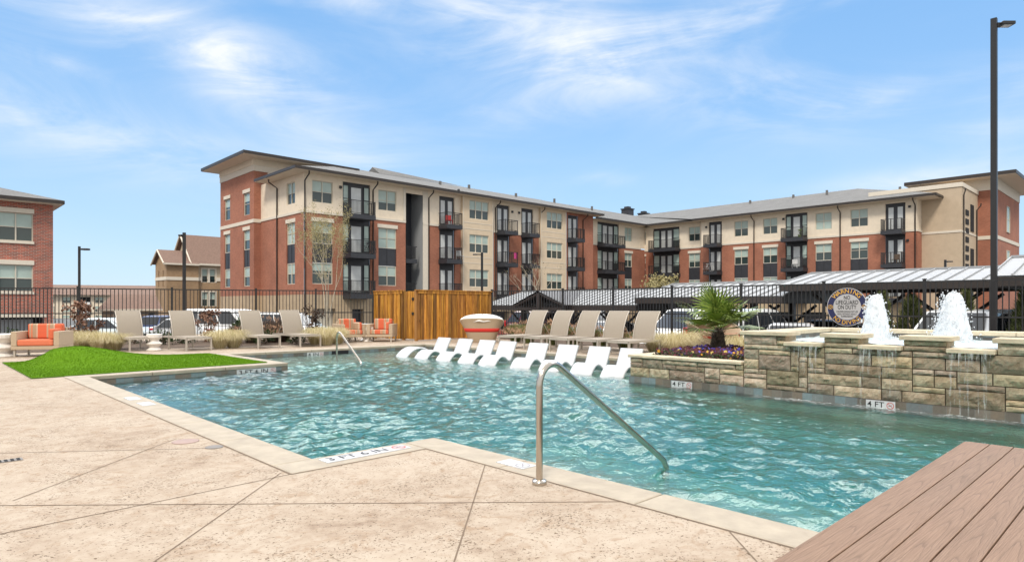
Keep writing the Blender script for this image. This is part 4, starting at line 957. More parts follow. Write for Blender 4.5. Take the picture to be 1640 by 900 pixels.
# tower at the left end
XT, YT0, YT1 = 21.44, 53.4, 61.06
ft = F((XT, 0, 0), (0, 1, 0), (-1, 0, 0)); ht = []
for pa, pb_ in ((400, 388), (368.5, 358)):
    u0, u1 = onx(pa, XT), onx(pb_, XT); u1 = u0+1.35; jobs.append(('w', ft, u0, u1, 8.95, 10.85, 1)); ht.append((u0, u1, 8.95, 10.85)); ht.append((u0, u1, 2.9, 7.68))
    jobs.extend((('w', ft, u0, u1, 6.02, 7.68, 1), ('w', ft, u0, u1, 2.92, 4.55, 1), ('p', ft, u0, u1, 4.56, 6.01), ('l', ft, u0, u1, 7.68), ('l', ft, u0, u1, 10.85)))
wall(br, ft, YT0, YT1, ZB, 12.5, ht); base(ft, YT0, YT1, [(56, 58.6, LOT, .7)]); pn.quad((XT+.5, 56, LOT), (XT+.5, 58.6, LOT), (XT+.5, 58.6, .7), (XT+.5, 56, .7))
f2 = F((0, YT0, 0), (1, 0, 0), (0, -1, 0)); wall(br, f2, XT, 24.2, ZB, 12.5); wall(ba, f2, XT, 22.03, LOT, ZB); wall(st, F((0, YT0-.01, 0), (1, 0, 0), (0, -1, 0)), 22.6, 29, 11.0, 13.5)
ft.box(tr, YT0-.04, YT1, .004, .06, 12.5, 13.0); f2.box(tr, XT, 27.5, .0, .05, 12.5, 12.98); ft.box(tr, YT0-.02, YT1, .004, .05, 8.2, 8.5); f2.box(tr, XT-.05, 22.0, .004, .05, 8.2, 8.5)
ft.box(st, YT0, YT1, -6, .10, 13.001, 13.5)
so_f = MB(); so_f.box(XT-1.35, 30.5, YT0-1.35, YT1+.9, 13.5, 13.53); so_f.build('soffit', 'soffit', apt)
gu = MB(); gu.box(XT-1.4, 30.55, YT0-1.4, YT1+.95, 13.531, 13.78)
# eaves and roofs
ov = .9
def hiproof(m, pts): m.add(pts[0], pts[1])
rf = MB()
e0, yr0 = 20.95, YF-ov
ridge_y, zr = 54.3, 14.25
z1e = ZE+.20
xr_ = 30.2
rf.add([(e0-.02, yr0, z1e), (xe+.8, yr0, z1e), (xe+.8, ridge_y, zr), (xr_, ridge_y, zr), (e0-.02, 52.0, z1e), (26, 52.0, 12.6)], [(0, 1, 2, 3), (0, 3, 4)])
rf.add([(xe+.8, YR-ov, z1e-.15), (XW+1.2, YR-ov, z1e-.15), (XW+9.5, ridge_y, zr-.05), (xe+.8, ridge_y, zr-.05)], [(0, 1, 2, 3)])
rf.add([(xe+.8, yr0, z1e), (xe+.8, YR-ov, z1e-.15), (xe+.8, ridge_y, zr)], [(0, 1, 2)])
zw = ZEW+.18; xrw = XW+9.3; zrw = 14.15
rf.add([(XW-ov, 15.0, zw), (XW-ov, 38.9, zw), (xrw, 55, zrw), (xrw, 24.6, zrw), (XW+20, 15.0, zw)], [(0, 1, 2, 3), (0, 3, 4)])
rf.add([(XW+.9-ov, 38.9, zw+.1), (XW+.9-ov, 46.6, zw+.1), (xrw, 55, zrw), (xrw, 38.9, zrw-.02)], [(0, 1, 2, 3)])
rf.add([(33.3, 53.0, 13.9), (33.3, 55.8, 14.0), (33.3, 54.3, 14.72), (45, 54.3, 14.30)], [(0, 1, 2), (0, 2, 3)])
for xv, yv, zv in ((39, 51, 13.1), (44, 52.5, 13.6), (50, 51.5, 13.3), (58, 53, 13.8), (64, 52, 13.4)): rf.box(xv-.1, xv+.1, yv-.1, yv+.1, zv, zv+.55)
for xv, yv, zv in ((74.5, 20, 13.0), (74, 27, 13.5), (74.8, 31, 13.6), (74.4, 36, 13.5)): rf.box(xv-.1, xv+.1, yv-.1, yv+.1, zv, zv+.5)
rf.build('roof', 'roof_grey', apt)
sf = MB(); sf.box(e0, xe+.75, yr0+.02, YF+.4, ZE+.0, ZE+.04); sf.box(e0, 22.4, YF+.401, 52.0, ZE, ZE+.04); sf.box(xe+.751, XW+1, YR-ov+.02, YR+.3, ZE-.16, ZE-.12); sf.box(XW-ov+.02, XW+.95, 15.05, 38.9, ZEW-.03, ZEW+.01); sf.box(XW+.02, XW+1.2, 38.901, 46.5, ZEW+.07, ZEW+.11); sf.box(XW+.951, XW+6, 15.05, 17, ZEW-.03, ZEW+.01); sf.build('soffit', 'soffit', apt)
gu.box(e0-.06, xe+.82, yr0-.08, yr0+.01, ZE+.02, ZE+.23); gu.box(e0-.09, e0-.061, yr0-.08, 52.0, ZE+.02, ZE+.23); gu.box(xe+.83, XW+.9, YR-ov-.08, YR-ov+.01, ZE-.14, ZE+.07); gu.box(XW-ov-.08, XW-ov+.01, 14.95, 38.95, ZEW-.01, ZEW+.2); gu.box(XW-.07, XW+.02, 38.96, 46.0, ZEW+.09, ZEW+.3); gu.box(XW-ov+.011, XW+6, 14.9, 14.97, ZEW-.01, ZEW+.2)
gu.build('gutter', 'gutter_dark', apt)
# right end: stair block and brick tower
XB = 68.6; yb0, yb1 = onx(1540, XB), 16.63; ZTB = 12.3
fb = F((XB, 0, 0), (0, 1, 0), (-1, 0, 0)); bl = MB()
bl.box(XB, XB+9, yb0, yb1, LOT, ZTB); bl.build('stair_block_wall', 'stucco_tan', apt)
fb.box(tr, yb0-.03, yb1+4.5, .004, .08, ZTB-.38, ZTB); fb.box(tr, yb0, yb1, .004, .05, 7.85, 8.05); fb.box(tr, yb0, yb1, .004, .05, 2.5, 2.68)
fsd = F((0, yb0, 0), (1, 0, 0), (0, -1, 0)); fsd.box(tr, XB, XB+9, .004, .08, ZTB-.38, ZTB); fsd.box(tr, XB, XB+6.5, .004, .04, 7.85, 8.02)
lo = MB()
xl = lambda px: ony(px, yb0)
for k in range(12): fsd.box(lo, xl(1546), xl(1551), .006, .05, .5+k*.82, 1.0+k*.82)
for z0, z1 in ((3.6, 6.6), (8.2, 10.7)): fsd.box(lo, xl(1554), xl(1559), .006, .05, z0, z1)
lo.build('stair_vent', 'dark_void', apt)
ba2 = MB(); bl2 = MB()
XTR = xl(1566); yt0_ = onx(1597, XTR); bl2.box(XTR, XTR+12, yt0_, yb0+6, LOT, 12.3); bl2.build('tower_wall', 'red_brick', apt)
m = MB(); m.box(XTR+.0, XTR+12, yt0_+.0, onx(1452, XTR), 12.301, 13.35); m.build('parapet', 'stucco', apt)
ftr = F((XTR, 0, 0), (0, 1, 0), (-1, 0, 0)); ft2 = F((0, yt0_, 0), (1, 0, 0), (0, -1, 0))
ftr.box(tr, yt0_-.05, yb0+1, .004, .06, 12.3, 13.349); ft2.box(tr, XTR, XTR+12, .004, .06, 12.3, 13.349); ftr.box(tr, yt0_-.04, yb0, .004, .05, 7.6, 7.95); ft2.box(tr, XTR, XTR+12, .004, .05, 7.6, 7.95)
xt2 = lambda px: ony(px, yt0_)
for z0, z1 in ((8.6, 11.2), (4.2, 6.8)): jobs.append(('w', F((0, yt0_, 0), (1, 0, 0), (0, -1, 0)), xt2(1611.5), xt2(1616), z0, z1, 1, .06))
m = MB(); m.box(XTR-1.5, XTR+14, yt0_-1.6, onx(1449, XTR-1.5), 13.35, 13.39); m.build('soffit', 'soffit', apt); m = MB(); m.box(XTR-1.55, XTR+14.05, yt0_-1.65, onx(1448, XTR-1.5), 13.391, 13.72); m.build('gutter', 'gutter_dark', apt)
for jb in jobs:
    k, f = jb[0], jb[1]
    if k in ('w', 'w3'): window(apt, f, *jb[2:6], n=jb[6], o=jb[7] if len(jb) > 7 else -.10, fm='trim_white' if k == 'w3' else 'frame_beige')
    elif k == 'p': pn.quad(f.p(jb[2], -.07, jb[4]), f.p(jb[3], -.07, jb[4]), f.p(jb[3], -.07, jb[5]), f.p(jb[2], -.07, jb[5])); f.box(pn, (jb[2]+jb[3])/2-.02, (jb[2]+jb[3])/2+.02, -.068, -.045, jb[4], jb[5])
    elif k == 'l': f.box(tr, jb[2]-.1, jb[3]+.1, .013, .05, jb[4]+.002, jb[4]+.3)
    elif k == 't':
        _, f, u0, u1, z0, z1, hs = jb; cuts = sorted([(h[0], h[1]) for h in hs if h[2] < z0 and h[3] > z1 and h[0] < u1 and h[1] > u0]); a = u0
        for c0, c1 in cuts+[(u1, u1)]:
            if c0 > a: f.box(tr, a, c0, .002, .07, z0, z1)
            a = max(a, c1)
    elif k == 'dc':
        _, f, u0, u1, b0, b1, dz, side, leaf, dep = jb
        pn.quad(f.p(u0, -.16, 1.9+dz), f.p(u1, -.16, 1.9+dz), f.p(u1, -.16, 11.02+dz), f.p(u0, -.16, 11.02+dz))
        for z in SL:
            z = z+dz; zf = z+.36
            door(apt, f, u0, u1, zf, min(zf+2.45, 10.95+dz), leaf, side if side else .06)
            if side:
                for a, b in ((u0+.03, u0+side-.04), (u1-side+.04, u1-.03)): window(apt, f, a, b, zf+.25, zf+2.4, n=1, o=-.08, fm='charcoal', bl=zf+random.choice((.25, .25, 1.0)))
            balcony(apt, f, min(b0, b1), max(b0, b1), z, dep)
for u, f, z1, z0 in ((X(485)+.12, fs, ZE, LOT), (X(592.5)+.25, fs, ZE, LOT), (X(686), fs, ZE, LOT), (X(793), fs, ZE, LOT), (X(864), fs, ZE, LOT), (X(933), fs, ZE, LOT), (Yl(445), fl, ZE, LOT), (Yw(1208), fwg, ZEW, LOT), (Yw(1346), fwg, ZEW, LOT), (Yw(1468)+.1, fwg, ZEW, LOT)): pipe(apt, f, u, z1, z0)
pipe(apt, fsd, xl(1542), ZTB-.5, LOT, kick=.2); pipe(apt, fsd, xl(1563), 11.0, LOT, kick=.4)
def build_split(mb, name, mt):
    parts = {}
    for f_, k_ in zip(mb.f, mb.m):
        c_ = sum((Vector(mb.v[i]) for i in f_), Vector())/len(f_); key = ('side' if c_.x < 22.25 else 'wing' if c_.x > 66 else 'set_back' if c_.x > xe+.01 else 'front', k_)
        pm_ = parts.setdefault(key, PB()); pm_.add([mb.v[i] for i in f_], [tuple(range(len(f_)))], 0)
    for pm_ in parts.values(): pm_.build(name, mt, apt)
for mb_, n_, m_ in ((st, 'stucco_wall', 'stucco'), (br, 'brick_wall', 'red_brick'), (ba, 'block_base', 'block_base'), (tr, 'stone_trim', 'trim_white')): build_split(mb_, n_, m_)
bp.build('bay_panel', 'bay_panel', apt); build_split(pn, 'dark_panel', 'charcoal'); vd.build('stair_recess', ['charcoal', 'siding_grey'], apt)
fx = MB()
for px, py in ((545, 300), (734, 305.5), (820, 339.5), (831, 341)): fs.box(fx, X(px)-.1, X(px)+.1, .01, .12, HC+(490-py)/FPX*(X(px)*FWD[0]+YF*FWD[1])-.1, HC+(490-py)/FPX*(X(px)*FWD[0]+YF*FWD[1])+.1)
for px, py in ((1131.5, 364), (1255, 351), (1457, 331), (1454, 385)): fwg.box(fx, Yw(px)-.1, Yw(px)+.1, .01, .12, HC+(490-py)/FPX*(XW*FWD[0]+Yw(px)*FWD[1])-.1, HC+(490-py)/FPX*(XW*FWD[0]+Yw(px)*FWD[1])+.1)
fx.build('wall_lamp', 'iron_black', apt)
for xa, ya, w_ in ((ony(1005, 57), 57, 1.3), (ony(1031, 58), 58, 1.25), (ony(1042, 60), 60, .55)):
    m = MB(); zc = 14.0; m.box(xa-w_/2, xa+w_/2, ya-w_/2, ya+w_/2, zc-1, zc+1.55); m.box(xa-w_/2-.1, xa+w_/2+.1, ya-w_/2-.1, ya+w_/2+.1, zc+1.551, zc+1.7); m.box(xa-w_*.28, xa+w_*.28, ya-w_*.28, ya+w_*.28, zc+1.701, zc+2.0); m.build('chimney', 'charcoal', apt)
MB = _MB
# things left on the balconies
def bal_item(label, f, u, o, z, mn, kind):
    m = MB(); c = f.p(u, o, z)
    if kind == 'chair':
        m.box(-.25, .25, -.25, .25, .38, .44); m.box(-.25, .25, .2, .25, .441, .9)
        for a in (-.22, .22):
            for b in (-.22, .22): m.box(a-.02, a+.02, b-.02, b+.02, 0, .379)
        nm, ct = 'balcony_chair', 'chair'
    elif kind == 'bike':
        for a in (-.5, .5):
            pts = [(a+.33*math.cos(q*.524), 0, .34+.33*math.sin(q*.524)) for q in range(13)]; m.tube(pts, .022, 5, cap=False)
            for q in range(6): m.tube([(a, 0, .34), (a+.33*math.cos(q*1.047), 0, .34+.33*math.sin(q*1.047))], .006, 3)
        for p, q in (((-.5, .34), (-.2, .85)), ((-.2, .85), (.35, .85)), ((.35, .85), (0, .35)), ((0, .35), (-.2, .85)), ((.5, .34), (.35, .98)), ((-.5, .34), (0, .35))): m.tube([(p[0], 0, p[1]), (q[0], 0, q[1])], .02, 5)
        m.tube([(.35, -.25, 1.0), (.35, .25, 1.0)], .018, 5); m.box(-.32, -.08, -.07, .07, .86, .92); nm, ct = 'bicycle', 'bicycle'
    elif kind == 'plant':
        m.lathe([(.14, 0), (.18, .3), (0, .3)], 10)
        for q in range(60):
            a = random.uniform(0, 6.28); r = random.uniform(0, .3); z2 = .32+random.uniform(0, .5); m.add([(r*math.cos(a), r*math.sin(a), z2), (r*math.cos(a)+.1, r*math.sin(a), z2+.05), (r*math.cos(a), r*math.sin(a)+.1, z2+.1)], [(0, 1, 2)], 0)
        nm, ct = 'potted_plant', 'potted plant'
    else:
        m.box(-.3, .3, -.02, .02, .45, .95); m.box(-.32, .32, -.03, .03, .951, 1.0); nm, ct = 'hanging_towel', 'towel'
    ob = m.build(nm, mn, loc=c); ob.rotation_euler = (0, 0, math.atan2(f.n.y, f.n.x)+math.pi/2+random.uniform(-.3, .3)); tag(ob, label, ct)
mat('pink_cloth', (.65, .06, .25), .8); mat('red_cloth', (.55, .05, .05), .8); mat('leaf_plain', (.10, .14, .04), .8)
Z1, Z2 = 4.98+.36, 8.05+.36
bal_item('bicycle on the middle balcony of the near corner column of balconies', fs, X(585), .6, Z1, 'iron_black', 'bike')
bal_item('red chair on the top balcony left of the first cream bay', fs, X(713), .6, Z2, 'red_cloth', 'chair')
bal_item('white chair on the middle balcony left of the first cream bay', fs, X(730), .6, Z1, 'white_paint', 'chair')
bal_item('pink cloth on the middle balcony just right of the first cream bay', fs, X(813), 1.18, Z1, 'pink_cloth', 'towel')
bal_item('potted plant on the top balcony of the wing, second balcony column from the right', fwg, Yw(1285), .7, Z2+dzw, 'leaf_plain', 'plant')
bal_item('white chair on the lower wing balcony, second balcony column from the right', fwg, Yw(1277), .7, Z1+dzw, 'white_paint', 'chair')
bal_item('bicycle on the lower balcony of the wing nearest the inner corner break', fwg, Yw(1139), .6, Z1+dzw, 'white_paint', 'bike')
bal_item('brown chair on the lower balcony of the wing, last column at the right', fwg, Yw(1438), .7, Z1+dzw, 'bark', 'chair')
# ------------------------------------------------------------------ brick building at the left
lb = thing('brick_building', 'red mottled brick building with a grey hip roof at the far left', 'building', (0, 48.1, LOT)); LO = Vector((0, 48.1, LOT))
class LBm(_MB):
    off = LO
    def build(s, name, mats, parent=None, bevel=0, loc=None): s.v = [tuple(Vector(q)-LBm.off) for q in s.v]; return _MB.build(s, name, mats, parent, bevel, loc)
MB = LBm
f = F((0, 48.1, 0), (1, 0, 0), (0, -1, 0)); bx0, bx1 = -14, 6.94
wl = [(ony(-40, 48.1), ony(53, 48.1))]; hs = []
for k in range(4):
    a, b = ony(53, 48.1)-2.5-k*4.4, ony(53, 48.1)-k*4.4; hs += [(a, b, 5.12, 6.82), (a, b, 2.1, 3.72)]
gd_ = (-6, 6.45, LOT-.9, .57)
m = MB(); wall(m, f, bx0, bx1, LOT, 7.45, hs+[gd_]); fr2 = F((bx1, 0, 0), (0, 1, 0), (1, 0, 0)); wall(m, fr2, 48.1, 66, LOT, 7.45); m.build('wall', 'mottled_brick', lb)
m = MB()
for a, b, c, d_ in hs: f.box(m, a-.05, b+.05, .003, .05, d_+.002, d_+.27); f.box(m, a-.05, b+.05, .003, .07, c-.14, c-.002)
f.box(m, -6, 6.6, .003, .06, .572, .80); m.build('stone_trim', 'trim_white', lb)
for a, b, c, d_ in hs: window(lb, f, a, b, c, d_, 3, bl=c+(d_-c)*.5)
m = MB(); m.quad(*[f.p(u, -.45, z) for u, z in ((-6, LOT), (6.0, LOT), (6.0, .45), (-6, .45))]); m.build('garage_door', 'siding_grey', lb)
m = MB(); m.quad(*[f.p(u, -.62, z) for u, z in ((-6, LOT), (6.45, LOT), (6.45, .57), (-6, .57))]); m.build('garage_recess', 'dark_void', lb)
m = MB(); m.box(bx0, 7.35, 47.4, 67, 7.45, 7.48); m.build('soffit', 'soffit', lb); m = MB(); m.box(bx0, 7.42, 47.33, 67, 7.481, 7.68); m.build('gutter', 'gutter_dark', lb)
m = MB(); m.add([(bx0, 47.35, 7.69), (7.4, 47.35, 7.69), (0.4, 54.5, 9.75), (bx0, 54.5, 9.75), (7.4, 67, 7.69), (.4, 60, 9.75)], [(0, 1, 2, 3), (1, 4, 5, 2)]); m.build('roof', 'roof_grey', lb)
# ------------------------------------------------------------------ tan gabled house
hs_ = thing('gabled_house', 'tan brick and siding house with brown gabled roofs left of the apartment building', 'house', (0, 0, LOT)); LBm.off = Vector((0, 0, LOT))
D0 = 80; hx, hy = at(311, D0)
g1 = F((hx, 0, 0), (0, 1, 0), (-1, 0, 0)); g2 = F((0, hy, 0), (1, 0, 0), (0, -1, 0)); wid = 7.6; ez, az = 6.55, 10.3
wb, ws, wt = MB(), MB(), MB()
wall(wb, g1, hy, hy+wid, LOT-1.5, 4.55); ws.add([g1.p(hy, 0, 4.55), g1.p(hy+wid, 0, 4.55), g1.p(hy+wid, 0, ez), g1.p(hy+wid/2, 0, az), g1.p(hy, 0, ez)], [(0, 1, 2, 3, 4)])
u0, u1 = ony(323.5, hy), ony(345, hy); H2 = [(u0, u1, 4.2, 5.9), (u0, u1, 1.2, 3.0)]
wall(wb, g2, hx, hx+14, LOT-1.5, 4.55, H2); wall(ws, g2, hx, hx+14, 4.55, ez, H2)
g1.box(wt, hy-.05, hy+wid, .003, .08, 4.4, 4.85); g2.box(wt, hx, u0-.1, .003, .08, 4.4, 4.85); g2.box(wt, u1+.1, hx+14, .003, .08, 4.4, 4.85); g2.box(wt, hx-.5, hx+14, .003, .6, ez-.22, ez)
for a, b, c, d_ in H2: g2.box(wt, a-.12, b+.12, .003, .06, d_+.001, d_+.14); g2.box(wt, a-.12, a-.001, .003, .06, c, d_); g2.box(wt, b+.001, b+.12, .003, .06, c, d_)
for a, b, c, d_ in H2:
    mid = (a+b)/2; window(hs_, g2, a, mid-.12, c, d_, 1, fm='trim_white', bl=c+(d_-c)*.5); window(hs_, g2, mid+.12, b, c, d_, 1, fm='trim_white', bl=c+(d_-c)*.5); g2.box(wt, mid-.12, mid+.12, -.1, .05, c, d_)
m = MB(); t_ = .16
m.add([(hx-.5, hy-.6, ez-.05), (hx+15, hy-.6, ez-.05), (hx+15, hy+wid/2, az+.15), (hx-.5, hy+wid/2, az+.15), (hx-.5, hy+wid+.6, ez-.05), (hx+15, hy+wid+.6, ez-.05)], [(0, 1, 2, 3), (3, 2, 5, 4)])
# small gable block
sx, sy = at(266.7, 77.5); sw = 4.6; se, sa = 6.45, 8.0
k1 = F((sx, 0, 0), (0, 1, 0), (-1, 0, 0)); k2 = F((0, sy, 0), (1, 0, 0), (0, -1, 0)); sl_ = hx-sx+.4
wall(wb, k1, sy, sy+sw, LOT-1.5, se, [(sy+1.2, sy+1.55, 3.6, 5.6), (sy+3.0, sy+3.35, 3.6, 5.6)]); wb.add([k1.p(sy, 0, se), k1.p(sy+sw, 0, se), k1.p(sy+sw/2, 0, sa)], [(0, 1, 2)]); wall(wb, k2, sx, sx+sl_, LOT-1.5, se)
k1.box(wt, sy-.04, sy+sw, .003, .07, 4.4, 4.8); k2.box(wt, sx, sx+sl_, .003, .07, 4.4, 4.8); k2.box(wt, sx-.4, sx+sl_, .003, .4, se-.2, se)
m.add([(sx-.4, sy-.4, se), (sx+sl_, sy-.4, se), (sx+sl_, sy+sw/2, sa+.2), (sx-.4, sy+sw/2, sa+.2), (sx-.4, sy+sw+.4, se), (sx+sl_, sy+sw+.4, se)], [(0, 1, 2, 3), (3, 2, 5, 4)])
m.build('roof', 'roof_brown', hs_)
m = MB()
for (a, b, w_) in (((hx-.52, hy-.6, ez-.12), (hx-.52, hy+wid/2, az+.08), 0), ((hx-.52, hy+wid+.6, ez-.12), (hx-.52, hy+wid/2, az+.08), 0), ((sx-.42, sy-.4, se-.08), (sx-.42, sy+sw/2, sa+.12), 0), ((sx-.42, sy+sw+.4, se-.08), (sx-.42, sy+sw/2, sa+.12), 0)): m.tube([a, b], .11, 4)
m.build('barge_board', 'trim_white', hs_)
wb.build('brick_wall', 'tan_brick', hs_); ws.build('siding_wall', 'stucco_tan', hs_); wt.build('trim', 'trim_white', hs_)
# far long apartment block and garage row between them
fb_ = thing('far_apartment_block', 'long pale three storey apartment block with a brown roof on the left horizon', 'apartment building', (0, 0, LOT))
A_ = Vector((*at(60, 105), 0)); B_ = Vector((*at(270, 112), 0)); U_ = (B_-A_).normalized(); N_ = Vector((U_.y, -U_.x, 0)); Lw = (B_-A_).length
class FF(F):
    def box(s, m, u0, u1, o0, o1, z0, z1, k=0):
        M_ = Matrix((s.u, s.n, Vector((0, 0, 1)))).transposed().to_4x4(); M_.translation = s.o; m.box(u0, u1, o0, o1, z0, z1, k, M=M_)
q = FF(A_, U_, N_)
wA, wB, rf_ = MB(), MB(), MB()
segs_ = [(0, 6, 'a'), (6, 10, 'b'), (10, 14.5, 'a'), (14.5, Lw, 'c')]
wall(wA, q, 0, Lw, LOT-3, 3.2); rf_.add([q.p(-1, .9, 3.1), q.p(Lw+1, .9, 3.1), q.p(Lw+1, -7, 4.95), q.p(-1, -7, 4.95)], [(0, 1, 2, 3)])
wA.build('wall', 'stucco', fb_); rf_.build('roof', 'roof_brown', fb_)
pz = lambda py, d_: HC+(490-py)/FPX*d_
for k in range(9):
    u = 1.0+k*2.35
    if k in (2, 5, 7):
        for z in (-.9, .6, 2.0): m = MB(); q.box(m, u, u+1.7, .01, .02, z-.4, z+.75); m.build('balcony_recess', 'dark_void', fb_); m = MB(); q.box(m, u-.1, u+1.8, .03, .3, z-.5, z-.1); m.build('balcony_panel', 'white_paint', fb_)
    else:
        for z in (-.9, .6, 2.1): window(fb_, q, u, u+1.3, z-.35, z+.65, 2, o=.05, fm='trim_white')
m = MB(); q.box(m, 17.2, 18.2, .02, .8, LOT-3, 2.4); m.build('brick_pier', 'tan_brick', fb_)
gr = thing('garage_row', 'low tan garage row with a brown roof behind the left fence', 'garage', (0, 0, LOT))
A2, B2 = Vector((*at(163, 52), 0)), Vector((*at(254, 54), 0)); U2 = (B2-A2).normalized(); N2 = Vector((U2.y, -U2.x, 0)); q2 = FF(A2, U2, N2); L2 = (B2-A2).length
m = MB(); wall(m, q2, 0, L2, LOT, 1.0); m.build('wall', 'stucco_tan', gr)
m = MB(); m.add([q2.p(-.3, .5, .98), q2.p(L2+.3, .5, .98), q2.p(L2-.2, -3.2, 2.25), q2.p(.6, -3.2, 2.25)], [(0, 1, 2, 3)]); m.build('roof', 'roof_brown', gr)
m = MB(); q2.box(m, -.3, L2+.3, .45, .55, .85, 1.0); q2.box(m, .75, .95, .03, .12, LOT, .98); m.build('fascia', 'trim_white', gr)
m = MB(); q2.box(m, 3.3, 3.7, .02, .3, .35, .65); m.build('wall_lamp', 'plastic_black', gr)
MB = _MB
# ------------------------------------------------------------------ pool fences
def fence(label, pts, top=1.85, z0=-.02, pitch=2.35, thick=()):
    r = thing('metal_fence', label, 'fence', (pts[0][0], pts[0][1], 0)); off = Vector((pts[0][0], pts[0][1], 0))
    for (a, b) in zip(pts, pts[1:]):
        a, b = Vector((*a, 0))-off, Vector((*b, 0))-off; L = (b-a).length; n = max(1, round(L/pitch)); u = (b-a)/L; N_ = Vector((u.y, -u.x, 0)); M_ = Matrix((u, N_, Vector((0, 0, 1)))).transposed().to_4x4(); M_.translation = a
        for k in range(n):
            s0, s1 = L*k/n, L*(k+1)/n; m = MB()
            for z in (top-.02, 1.0, .14): m.box(s0+.032, s1-.032, -.018, .018, z-.018, z+.018, M=M_)
            c = int((s1-s0)/.112)
            for i in range(1, c): x = s0+(s1-s0)*i/c; m.box(x-.0105, x+.0105, -.0105, .0105, z0+.06, top-.039, M=M_)
            m.build('picket_panel', 'iron_black', r)
        for k in range(n+1):
            m = MB(); x = L*k/n; m.box(x-.032, x+.032, -.032, .032, z0, top+.03, M=M_); m.box(x-.04, x+.04, -.04, .04, top+.031, top+.055, M=M_); m.build('post', 'iron_black', r)
    return r
fence('black metal picket fence behind the turf and the left chaises', [at(-70, 20.6), at(125, 21.3), at(410, 23.8), (13.36, 21.75)])
fence('black metal picket fence behind the palm, sign and fountain jets', [(16.98, 18.85), (17.75, 15.8), (17.75, -5)])
# ------------------------------------------------------------------ cedar enclosure
cx0, cy0, cx1, cy1 = 13.4, 18.88, 16.92, 21.7
en = thing('cedar_enclosure', 'stained cedar board enclosure with a gate beside the striped armchairs', 'wooden enclosure', (cx0, cy0, 0))
def boards(name, a, b, z0, z1, parent, n_out):
    a, b = Vector((*a, 0)), Vector((*b, 0)); L = (b-a).length; u = (b-a)/L; N_ = Vector((*n_out, 0)); m = MB(); s = 0; rnd = random.Random(int(L*100))
    while s < L-.02:
        w = min(rnd.choice((.135, .14, .14, .145)), L-s); g = rnd.uniform(.5, 1.3); lap = .016 if int(s/.14) % 2 else 0
        p = a+u*(s+.005)+N_*lap; q = a+u*(s+w-.005)+N_*lap; e = N_*.018; zb, zt = z0+rnd.uniform(0, .015), z1-rnd.uniform(0, .012)
        c = (g, g*rnd.uniform(.92, 1.05), g*rnd.uniform(.8, 1.1))
        vs = [(*(v.xy), z) for v in (p, q, q+e, p+e) for z in (zb, zt)]
        m.add(vs, [(0, 2, 3, 1), (2, 4, 5, 3), (4, 6, 7, 5), (6, 0, 1, 7), (1, 3, 5, 7), (6, 4, 2, 0)], 0, c); s += w
    off = Vector((cx0, cy0, 0)); m.v = [tuple(Vector(v)-off) for v in m.v]; return m.build(name, 'cedar', parent)
H_ = 1.80
yg0, yg1 = onx(668, cx0-.02), onx(645, cx0-.02)
boards('board_panel', (cx0, yg1), (cx0, cy1), .03, H_, en, (-1, 0)); boards('board_panel', (cx0, cy0), (cx1, cy0), .03, H_, en, (0, -1)); boards('board_panel', (cx1, cy0), (cx1, cy1), .03, H_, en, (1, 0))
for q_, (bx_, by_) in enumerate(((.03, 0), (0, .03), (-.03, 0))):
    m = MB(); (m.box(.02, .024, .03, 2.8, .06, H_-.02) if q_ == 0 else m.box(.03, 3.49, .02, .024, .06, H_-.02) if q_ == 1 else m.box(3.494, 3.498, .03, 2.8, .06, H_-.02)); m.build('gap_shade_panel', 'joint_dark', en)  # dark panel added behind the boards so their gaps look shaded
gt = boards('gate', (cx0-.012, cy0+.09), (cx0-.012, yg1-.02), .06, H_-.01, en, (-1, 0))
m = MB(); ee = 0
for z in (1.50, .98): m.box(-.062, -.047, .12, .24, z-.05, z+.05)
m.build('latch', 'iron_black', gt)
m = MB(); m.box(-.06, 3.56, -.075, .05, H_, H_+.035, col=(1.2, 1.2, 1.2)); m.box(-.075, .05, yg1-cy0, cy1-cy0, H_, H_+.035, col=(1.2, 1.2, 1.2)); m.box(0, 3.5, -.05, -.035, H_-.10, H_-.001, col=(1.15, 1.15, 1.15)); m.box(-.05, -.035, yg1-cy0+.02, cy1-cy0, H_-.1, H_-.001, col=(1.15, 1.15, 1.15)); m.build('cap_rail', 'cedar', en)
for x, y in ((.0, .04), (3.5, .02), (.03, yg1-cy0), (.03, 2.8)): m = MB(); m.box(x-.045, x+.045, y-.045, y+.045, 0, H_+.036 if y else H_); m.build('post', 'wood_post', en)
# ------------------------------------------------------------------ round sign
sx_, sy_, sz_ = 17.66, 5.95, 1.225
sg = thing('warning_sign', 'round navy and gold sign reading WARNING NO LIFEGUARD ON DUTY NO DIVING on the fence', 'sign', (sx_, sy_, sz_))
Ms = Matrix(((0, -1, 0), (0, 0, 1), (-1, 0, 0))).transposed().to_4x4()
def disc(r0, r1, z, mn, name, parent, d0=0):
    m = MB(); n = 56; vs = [Ms @ Vector((r*math.cos(2*math.pi*k/n), r*math.sin(2*math.pi*k/n), z)) for r in (r0, r1) for k in range(n)]
    m.add(vs, [(k, (k+1) % n, n+(k+1) % n, n+k) for k in range(n)]); return m.build(name, mn, parent)
m = MB(); n = 56; m.add([Ms @ Vector((.49*math.cos(2*math.pi*k/n), .49*math.sin(2*math.pi*k/n), z)) for z in (-.02, 0) for k in range(n)], [tuple(range(n-1, -1, -1)), tuple(range(n, 2*n))]+[(k, (k+1) % n, n+(k+1) % n, n+k) for k in range(n)]); m.build('panel', 'sign_grey', sg)
disc(.335, .475, .002, 'sign_navy', 'ring', sg)
l1 = MB()
